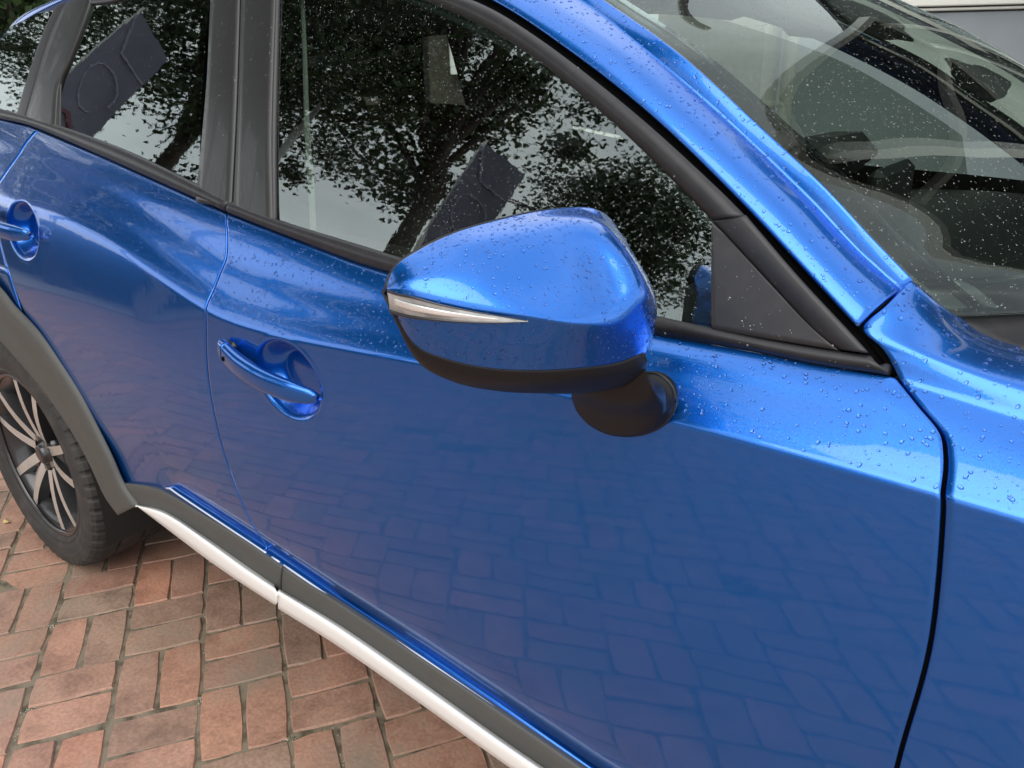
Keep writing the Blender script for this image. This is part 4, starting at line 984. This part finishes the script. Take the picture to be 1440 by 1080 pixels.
# --- trees
def bark(): return mat('bark', (.045, .036, .028), .9, noise=(14, (.08, .065, .05), .4, .7), bump=(30, .02, .6))
M_bark = bark()
def leaf_mat(name, c1, c2):
    m = mat(name, c1, .55); t = m.node_tree; b = t.nodes['Principled BSDF']
    ge = N(t, 'ShaderNodeNewGeometry'); r = N(t, 'ShaderNodeValToRGB'); r.color_ramp.elements[0].color = (*c1, 1); r.color_ramp.elements[1].color = (*c2, 1)
    t.links.new(ge.outputs['Random Per Island'], r.inputs[0]); t.links.new(r.outputs[0], b.inputs['Base Color']); return m
M_leaf = leaf_mat('tree_leaf', (.020, .045, .010), (.045, .085, .020)); M_leaf2 = leaf_mat('hedge_leaf', (.015, .032, .008), (.04, .065, .016))
def tree(name, x, y, h_trunk, crown_c, crown_r, nleaf, label, seed=1, leaf=.085, low=None, trunk_r=.17, grp=None):
    r = np.random.default_rng(seed); root = tag(empty(name, (x, y, 0)), label, 'tree', grp)
    g = MB(); top_ = np.array([0, 0, h_trunk])
    g.tube([(0, 0, -.1), (0.02, 0, .3), (.03, .02, h_trunk * .6), top_, np.array(crown_c) * .8 + top_ * .2], [trunk_r * 1.35, trunk_r * 1.05, trunk_r * .85, trunk_r * .7, trunk_r * .25], 12)
    tips = []; cc = np.array(crown_c, float); rr = np.array(crown_r, float)
    for k in range(16):
        d = r.normal(0, 1, 3); d /= np.linalg.norm(d); e = cc + d * rr * r.uniform(.55, .95)
        s = top_ * r.uniform(.85, 1.0) + (cc - top_) * r.uniform(0, .5); m_ = (s + e) / 2 + r.normal(0, .15, 3) + np.array([0, 0, .15])
        g.tube(cr_spline([s, m_, e], 8), list(np.linspace(trunk_r * .38, .018, 8)), 6)
        for q in range(3):
            e2 = e + r.normal(0, .45, 3); g.tube([m_ * .4 + e * .6, e2], [.03, .01], 5)
    g.build('trunk', M_bark, root, True)
    # leaf clumps
    ncl = 150; cl = []
    while len(cl) < ncl:
        d = r.normal(0, 1, 3); d /= np.linalg.norm(d); p = cc + d * rr * r.uniform(.25, 1.0) ** .6 * (1 + .12 * r.normal())
        cl.append(p)
    cl = np.array(cl); idx = r.integers(0, ncl, nleaf); cs = r.uniform(.16, .42, ncl)
    P_ = cl[idx] + r.normal(0, 1, (nleaf, 3)) * cs[idx][:, None] * np.array([1, 1, .55])
    a = r.normal(0, 1, (nleaf, 3)); a /= np.linalg.norm(a, axis=1)[:, None]; b = np.cross(a, r.normal(0, 1, (nleaf, 3))); b /= np.linalg.norm(b, axis=1)[:, None]
    s = leaf * r.uniform(.6, 1.25, nleaf)[:, None]
    V = np.stack([P_ - a * s * .5, P_ + b * s * .36, P_ + a * s * .55, P_ - b * s * .36], 1).reshape(-1, 3)
    me = bpy.data.meshes.new('crown'); nf = nleaf
    me.vertices.add(4 * nf); me.vertices.foreach_set('co', V.astype('f').ravel()); me.loops.add(4 * nf); me.loops.foreach_set('vertex_index', np.arange(4 * nf, dtype='i')); me.polygons.add(nf); me.polygons.foreach_set('loop_start', np.arange(0, 4 * nf, 4, dtype='i')); me.update(calc_edges=True)
    link('crown', me, M_leaf, root, False)
    return root
def azpos(az, dist, o=(1.3, -.75)): return (o[0] + dist * math.cos(R_(az)), o[1] + dist * math.sin(R_(az)))
x, y = azpos(-136.5, 6.0); tree('lime_tree', x, y, 3.9, (-.9, 1.0, 7.7), (3.0, 3.0, 3.7), 72000, 'broad leafy tree with a dark trunk mirrored in the front side window', 3, grp=None)
x, y = azpos(-158, 9.0); tree('lime_tree', x, y, 4.0, (0, 0, 8.0), (3.3, 3.3, 4.0), 60000, 'leafy tree mirrored in the rear side window', 5)
x, y = azpos(-119, 9.5); tree('young_tree', x, y, 3.5, (0, 0, 6.0), (1.6, 1.6, 1.5), 16000, 'small tree mirrored at the front end of the side window', 8, trunk_r=.09)
x, y = azpos(-176, 13); tree('lime_tree', x, y, 3.5, (0, 0, 6.5), (3.2, 3.2, 3.2), 30000, 'leafy tree furthest down the street behind the car', 9)
# dark evergreen behind the car (top left corner) and tree above the workshop
d = ray(5, 20); p = CAM + d * 9.5; tree('garden_tree', p[0], p[1], 1.2, (0, 0, 2.5), (1.9, 1.9, 2.2), 26000, 'dark bushy tree beyond the back of the car at the top left corner', 12, leaf=.10)
cn = tag(empty('reflection_canopy', (5.0, 5.6, 0), bang * .4), 'unseen flat dark canopy on pale posts with white edge boards, added to darken the windscreen reflection', 'canopy')  # invented, out of frame: darkens the windscreen reflection, white edges draw pale lines
bx('reflection_canopy_slab', (0, 0, 5.3), (6.0, 5.6, .16), mat('reflection_canopy_dark', (.05, .058, .05), .7), cn)
for yy in (-2.86, 2.86): bx('reflection_canopy_edge', (0, yy, 5.26), (6.12, .10, .34), M_bwhite, cn)
for xx in (-3.06, 3.06): bx('reflection_canopy_edge', (xx, 0, 5.26), (.10, 5.6, .34), M_bwhite, cn)
for xx in (-1.6, .4, 2.2): bx('reflection_canopy_beam', (xx, 0, 5.13), (.09, 5.5, .16), M_bwhite, cn)
for xx, yy in ((-2.8, 2.6), (2.8, 2.6), (2.8, -2.6), (-2.8, -2.6)): bx('reflection_canopy_post', (xx, yy, 2.6), (.12, .12, 5.2), M_bwhite, cn)
hall = tag(empty('reflection_hall', (bc[0], bc[1], 0), bang), 'unseen tall dark green grey hall with pale downpipes, added for a dark reflection in the windscreen', 'building')  # added out of frame as a dark facade for the windscreen to reflect
bx('wall', (10.6, 3.0, 3.6), (9.4, 6.5, 7.2), mat('reflection_hall_dark_green', (.060, .070, .062), .6, noise=(5, (.075, .085, .075), .4, .7)), hall)  # wall of the added, unseen reflection hall
bx('roof', (10.6, 3.0, 7.28), (9.8, 6.9, .16), M_roof, hall)  # roof of the added, unseen reflection hall
for xx in (6.2, 8.9, 11.6, 14.3): bx('reflection_hall_downpipe', (xx, -.31, 3.6), (.12, .12, 7.2), M_bwhite, hall)
bx('reflection_hall_gutter', (10.6, -.34, 7.10), (9.6, .16, .14), M_bwhite, hall)
# hedge and low houses on the camera side, seen in the paintwork only
def hedge(p0, p1, h, t, n, label, seed):
    r = np.random.default_rng(seed); p0 = np.array(p0); p1 = np.array(p1); L_ = np.linalg.norm(p1 - p0); u = (p1 - p0) / L_; v = np.array([-u[1], u[0]])
    root = tag(empty('hedge', (*((p0 + p1) / 2), 0), math.atan2(u[1], u[0])), label, 'hedge')
    g = MB(); g.box((0, 0, h * .48), (L_ - .1, t * .7, h * .92)); g.build('branches', M_bark, root)
    a_ = r.uniform(-L_ / 2, L_ / 2, n); b_ = r.uniform(-t / 2, t / 2, n); c_ = r.uniform(0, h, n) + .06 * np.sin(a_ * 3)
    P_ = np.stack([a_, b_, c_], 1); a = r.normal(0, 1, (n, 3)); a /= np.linalg.norm(a, axis=1)[:, None]; b = np.cross(a, r.normal(0, 1, (n, 3))); b /= np.linalg.norm(b, axis=1)[:, None]; s = .09
    V = np.stack([P_ - a * s * .5, P_ + b * s * .36, P_ + a * s * .55, P_ - b * s * .36], 1).reshape(-1, 3)
    me = bpy.data.meshes.new('foliage'); me.from_pydata([tuple(q) for q in V.tolist()], [], [(4 * i, 4 * i + 1, 4 * i + 2, 4 * i + 3) for i in range(n)]); link('foliage', me, M_leaf2, root, False)
hedge(azpos(-172, 12), azpos(-120, 9.5), 1.5, .8, 22000, 'long clipped hedge across the street', 21)
hs2 = tag(empty('street_house', (*azpos(-112, 22), 0), R_(-22)), 'pale rendered house across the street with a dark roof', 'house')
bx('wall', (0, 0, 2.4), (12, 6, 4.8), mat('render_wall', (.55, .53, .48), .8), hs2)
rfm = MB(); rfm.add([(-6.3, -3.3, 4.8), (6.3, -3.3, 4.8), (6.3, 3.3, 4.8), (-6.3, 3.3, 4.8), (-6.3, 0, 7), (6.3, 0, 7)], [(0, 1, 5, 4), (2, 3, 4, 5), (0, 4, 3), (1, 2, 5), (0, 3, 2, 1)]); rfm.build('roof', M_roof, hs2)
for k in range(4):
    f = bx('window_frame', (-4.2 + k * 2.8, 3.02, 2.0), (1.5, .08, 1.5), M_bwhite, hs2); bx('pane', (-4.2 + k * 2.8, 3.07, 2.0), (1.3, .03, 1.3), M_bglass, f)
# --- lamp post and two tall banners
M_pole = mat('pale_pole', (.55, .56, .53), .4)
x, y = azpos(-151, 6.6); lp = tag(empty('lamp_post', (x, y, 0)), 'slim pale lamp post standing by the street tree', 'lamp post')
g = MB(); g.tube([(0, 0, 0), (0, 0, 5.2)], [.06, .035], 12); g.tube([(0, 0, 5.2), (.1, 0, 5.4), (.5, 0, 5.5)], [.035, .03, .025], 10); g.build('pole', M_pole, lp, True)
g = MB(); g.box((.75, 0, 5.5), (.55, .2, .10), bev=.03); g.build('lamp_head', M_pole, lp)
lp2 = tag(empty('lamp_post', (-.05, 5.0, 0)), 'slim pale lamp post standing behind the car near the workshop', 'lamp post')
g = MB(); g.tube([(0, 0, 0), (0, 0, 7.0)], [.06, .045], 12); g.build('pole', M_pole, lp2, True); g = MB(); g.box((.3, 0, 7.0), (.7, .2, .10), bev=.03); g.build('lamp_head', M_pole, lp2)
M_flag = mat('dark_blue_cloth', (.13, .13, .18), .7, noise=(6, (.15, .15, .20), .4, .7)); M_flagw = mat('pale_print', (.26, .265, .33), .7); M_fred = mat('red_print', (.14, .05, .07), .7)
def banner(az, dist, ztop, ht, wd, lean, label):
    x, y = azpos(az, dist); root = tag(empty('banner_flag', (x, y, 0), R_(az) + math.pi / 2), label, 'flag', 'dark blue banners on leaning poles')
    # local x = along picture, local z up; leaning pole
    lx = math.tan(lean)
    def at(u, v, dy=0.0): return (u * wd + lx * (v - 1) * ht + 0.0, .03 * math.sin(u * 5 + v * 4) + dy, ztop - (1 - v) * ht)
    g = MB(); g.tube([(lx * (-ztop / ht) * ht - 0, 0, 0), at(-.01, 0), at(-.01, 1.03)], [.03, .02, .012], 8); g.build('pole', M_pole, root, True)
    nu, nv = 10, 20; V = []
    for dy in (0, .004):
        for j in range(nv):
            for i in range(nu):
                u, v = i / (nu - 1), j / (nv - 1); q = at(u, v, dy); V.append((q[0], q[1], q[2] - .45 * u * wd))
    F = [(j * nu + i, j * nu + i + 1, (j + 1) * nu + i + 1, (j + 1) * nu + i) for j in range(nv - 1) for i in range(nu - 1)]; F += [tuple(nu * nv + k for k in f)[::-1] for f in F]
    cl = mk('cloth', V, F, M_flag, root)
    def line(pts, r, m_): 
        for dy in (-.006, .010):
            g = MB(); g.tube([(lambda q: (q[0], q[1], q[2] - .45 * u * wd))(at(u, v, dy)) for u, v in pts], r, 5, flat=1); g.build('print_line', m_, cl)
    line([(0, .95), (.35, .72), (.98, .72)], .012, M_flagw)
    line([(.5 + .34 * math.cos(a) * (1 + .2 * math.sin(a)), .42 + .17 * math.sin(a)) for a in np.linspace(0, 5.4, 16)], .010, M_flagw)
    line([(.15, .08), (.4, .14), (.6, .1)], .03, M_fred)
banner(-134.5, 4.6, 4.0, 1.35, .46, 0, 'dark blue banner mirrored in the front side window')
banner(-170, 5.6, 3.70, 1.3, .50, 0, 'dark blue banner mirrored in the rear side window')

# ================================================================== RAINDROPS
def surf_sample(g, n, rgen):
    """area-weighted random points and outward normals on a grid"""
    a = g[:-1, :-1]; b = g[:-1, 1:]; c = g[1:, 1:]; d = g[1:, :-1]
    nr = np.cross(b - d, c - a); ar = np.linalg.norm(nr, axis=2) / 2; p = (ar / ar.sum()).ravel()
    k = rgen.choice(len(p), n, p=p); u = rgen.random((n, 1)); v = rgen.random((n, 1))
    A, B, C_, D_2 = (q.reshape(-1, 3)[k] for q in (a, b, c, d)); P_ = A * (1 - u) * (1 - v) + B * u * (1 - v) + C_ * u * v + D_2 * (1 - u) * v
    nn = nr.reshape(-1, 3)[k]; nn /= np.linalg.norm(nn, axis=1)[:, None]; return P_, nn, ar.sum()
dv, dfc = [], []
def drops(g, dens, rmin, rmax, keep=None, ref=(1.2, 0, .6), flat=.55, pw_=2.8, seg=7, seed=0, sink=.00012):
    r = np.random.default_rng(seed); _, _, area = surf_sample(g, 4, r); n = int(area * dens); P_, nn, _ = surf_sample(g, n, r)
    out_ = ((P_ - np.array(ref)) * nn).sum(1); 
    if out_.mean() < 0: nn = -nn
    cl = .5 + .5 * np.sin(P_[:, 0] * 37 + P_[:, 2] * 21) * np.sin(P_[:, 2] * 43 - P_[:, 0] * 13 + P_[:, 1] * 17)
    ok = r.random(n) < (.45 + .55 * cl)
    if keep is not None: ok &= keep(P_, nn, r)
    P_, nn = P_[ok], nn[ok]; n = len(P_)
    rad = rmin + (rmax - rmin) * r.random(n) ** pw_
    base = sum(len(q) for q in dv)
    t1 = np.cross(nn, np.array([.3, .2, .9])); t1 /= np.linalg.norm(t1, axis=1)[:, None]; t2 = np.cross(nn, t1)
    el = 1 + .18 * r.normal(0, 1, n).clip(-1.5, 1.5); ph = r.random(n) * 6
    rings = []
    for (kr, kh) in ((1.0, 0.0), (.93, .42), (.62, .82)):
        for s in range(seg):
            a = 2 * math.pi * s / seg; rings.append(P_ + t1 * (rad * kr * math.cos(a) * el)[:, None] + t2 * (rad * kr * math.sin(a) / el)[:, None] + nn * (rad * flat * kh - sink)[:, None])
    rings.append(P_ + nn * (rad * flat - sink)[:, None])
    V = np.stack(rings, 1); m = V.shape[1]; dv.append(V.reshape(-1, 3))
    f = []
    for q in range(2):
        for s in range(seg): f.append((q * seg + s, q * seg + (s + 1) % seg, (q + 1) * seg + (s + 1) % seg, (q + 1) * seg + s))
    for s in range(seg): f.append((2 * seg + s, 2 * seg + (s + 1) % seg, 3 * seg, 3 * seg))
    f = np.array(f); dfc.append((base + np.arange(n)[:, None, None] * m + f[None]).reshape(-1, 4))
def flush_drops(name, label):
    global dv, dfc
    V = np.concatenate(dv); F = np.concatenate(dfc)
    faces = [tuple(q) if q[2] != q[3] else tuple(q[:3]) for q in F.tolist()]
    me = bpy.data.meshes.new(name); me.from_pydata(V.tolist(), [], faces); me.update()
    import bmesh
    o_ = link(name, me, M_water, None, True); tag(o_, label, 'raindrops', kind='stuff'); dv, dfc = [], []
up_keep = lambda P_, nn, r: (nn[:, 2] > .30)
gfw = loft_grid(rows_up, 150, 180)
drops(gfd, 26000, .0006, .0024, lambda P_, nn, r: (P_[:, 2] > np.array([zC(x) + .004 for x in P_[:, 0]])) & (r.random(len(P_)) < np.interp(P_[:, 0], [1.0, 1.4, 1.8, 2.1], [.9, 1.0, .9, 1.0])), seed=1)
drops(grd, 26000, .0006, .0016, lambda P_, nn, r: (P_[:, 2] > np.array([zC(x) + .004 for x in P_[:, 0]])), seed=2)
drops(gfw, 21000, .0007, .0025, lambda P_, nn, r: (P_[:, 2] > .915) & (P_[:, 0] < 2.6), seed=3)
drops(loft_grid(prow, 120, 40), 27000, .0006, .0022, seed=4)
drops(mg, 60000, .0005, .0016, lambda P_, nn, r: P_[:, 2] > 1.0 - 0 * r.random(len(P_)), ref=mref, seed=5)
drops(gfd, 500, .0005, .0012, lambda P_, nn, r: (P_[:, 2] < .91), seed=6)
flush_drops('raindrops', 'clear raindrops standing on the blue paintwork')
drops(gfg, 36000, .00028, .0009, seed=7, seg=6); drops(grg, 4000, .0003, .0009, seed=8, seg=6)
drops(gws[:46], 28000, .0003, .0011, seed=9, seg=6)
M_water = M_water2
flush_drops('raindrops', 'fine raindrops scattered over the car windows and windscreen')
def trim_drops():
    for A, B, sd_ in (([(1047, 303), (1120, 388), (1196, 470), (1219, 495)], [(1001, 330), (1001, 400), (1060, 470), (1178, 492)], 1), ([(500, -52), (600, -20), (678, 6), (756, 53), (890, 157), (1010, 266), (1046, 302)], [(500, -34), (600, 1), (688, 41), (760, 88), (870, 180), (968, 276), (1001, 310)], 2), ([(928, 472), (1060, 495), (1145, 513), (1250, 528)], [(932, 450), (1060, 478), (1145, 492), (1219, 500)], 3), ([(296, 0), (290, 120), (275, 283)], [(386, 0), (381, 200), (383, 312)], 4)):
        a = cr_spline(Gs(A, .0088), 30); b = cr_spline(Gs(B, .0088), 30); drops(np.stack([a, b], 0), 7000 if sd_ != 4 else 2500, .0004, .0012, seed=30 + sd_)
trim_drops(); flush_drops('raindrops', 'scattered raindrops on the black window trims')
print('bricks', len(bricks), 'objects', len(bpy.data.objects))
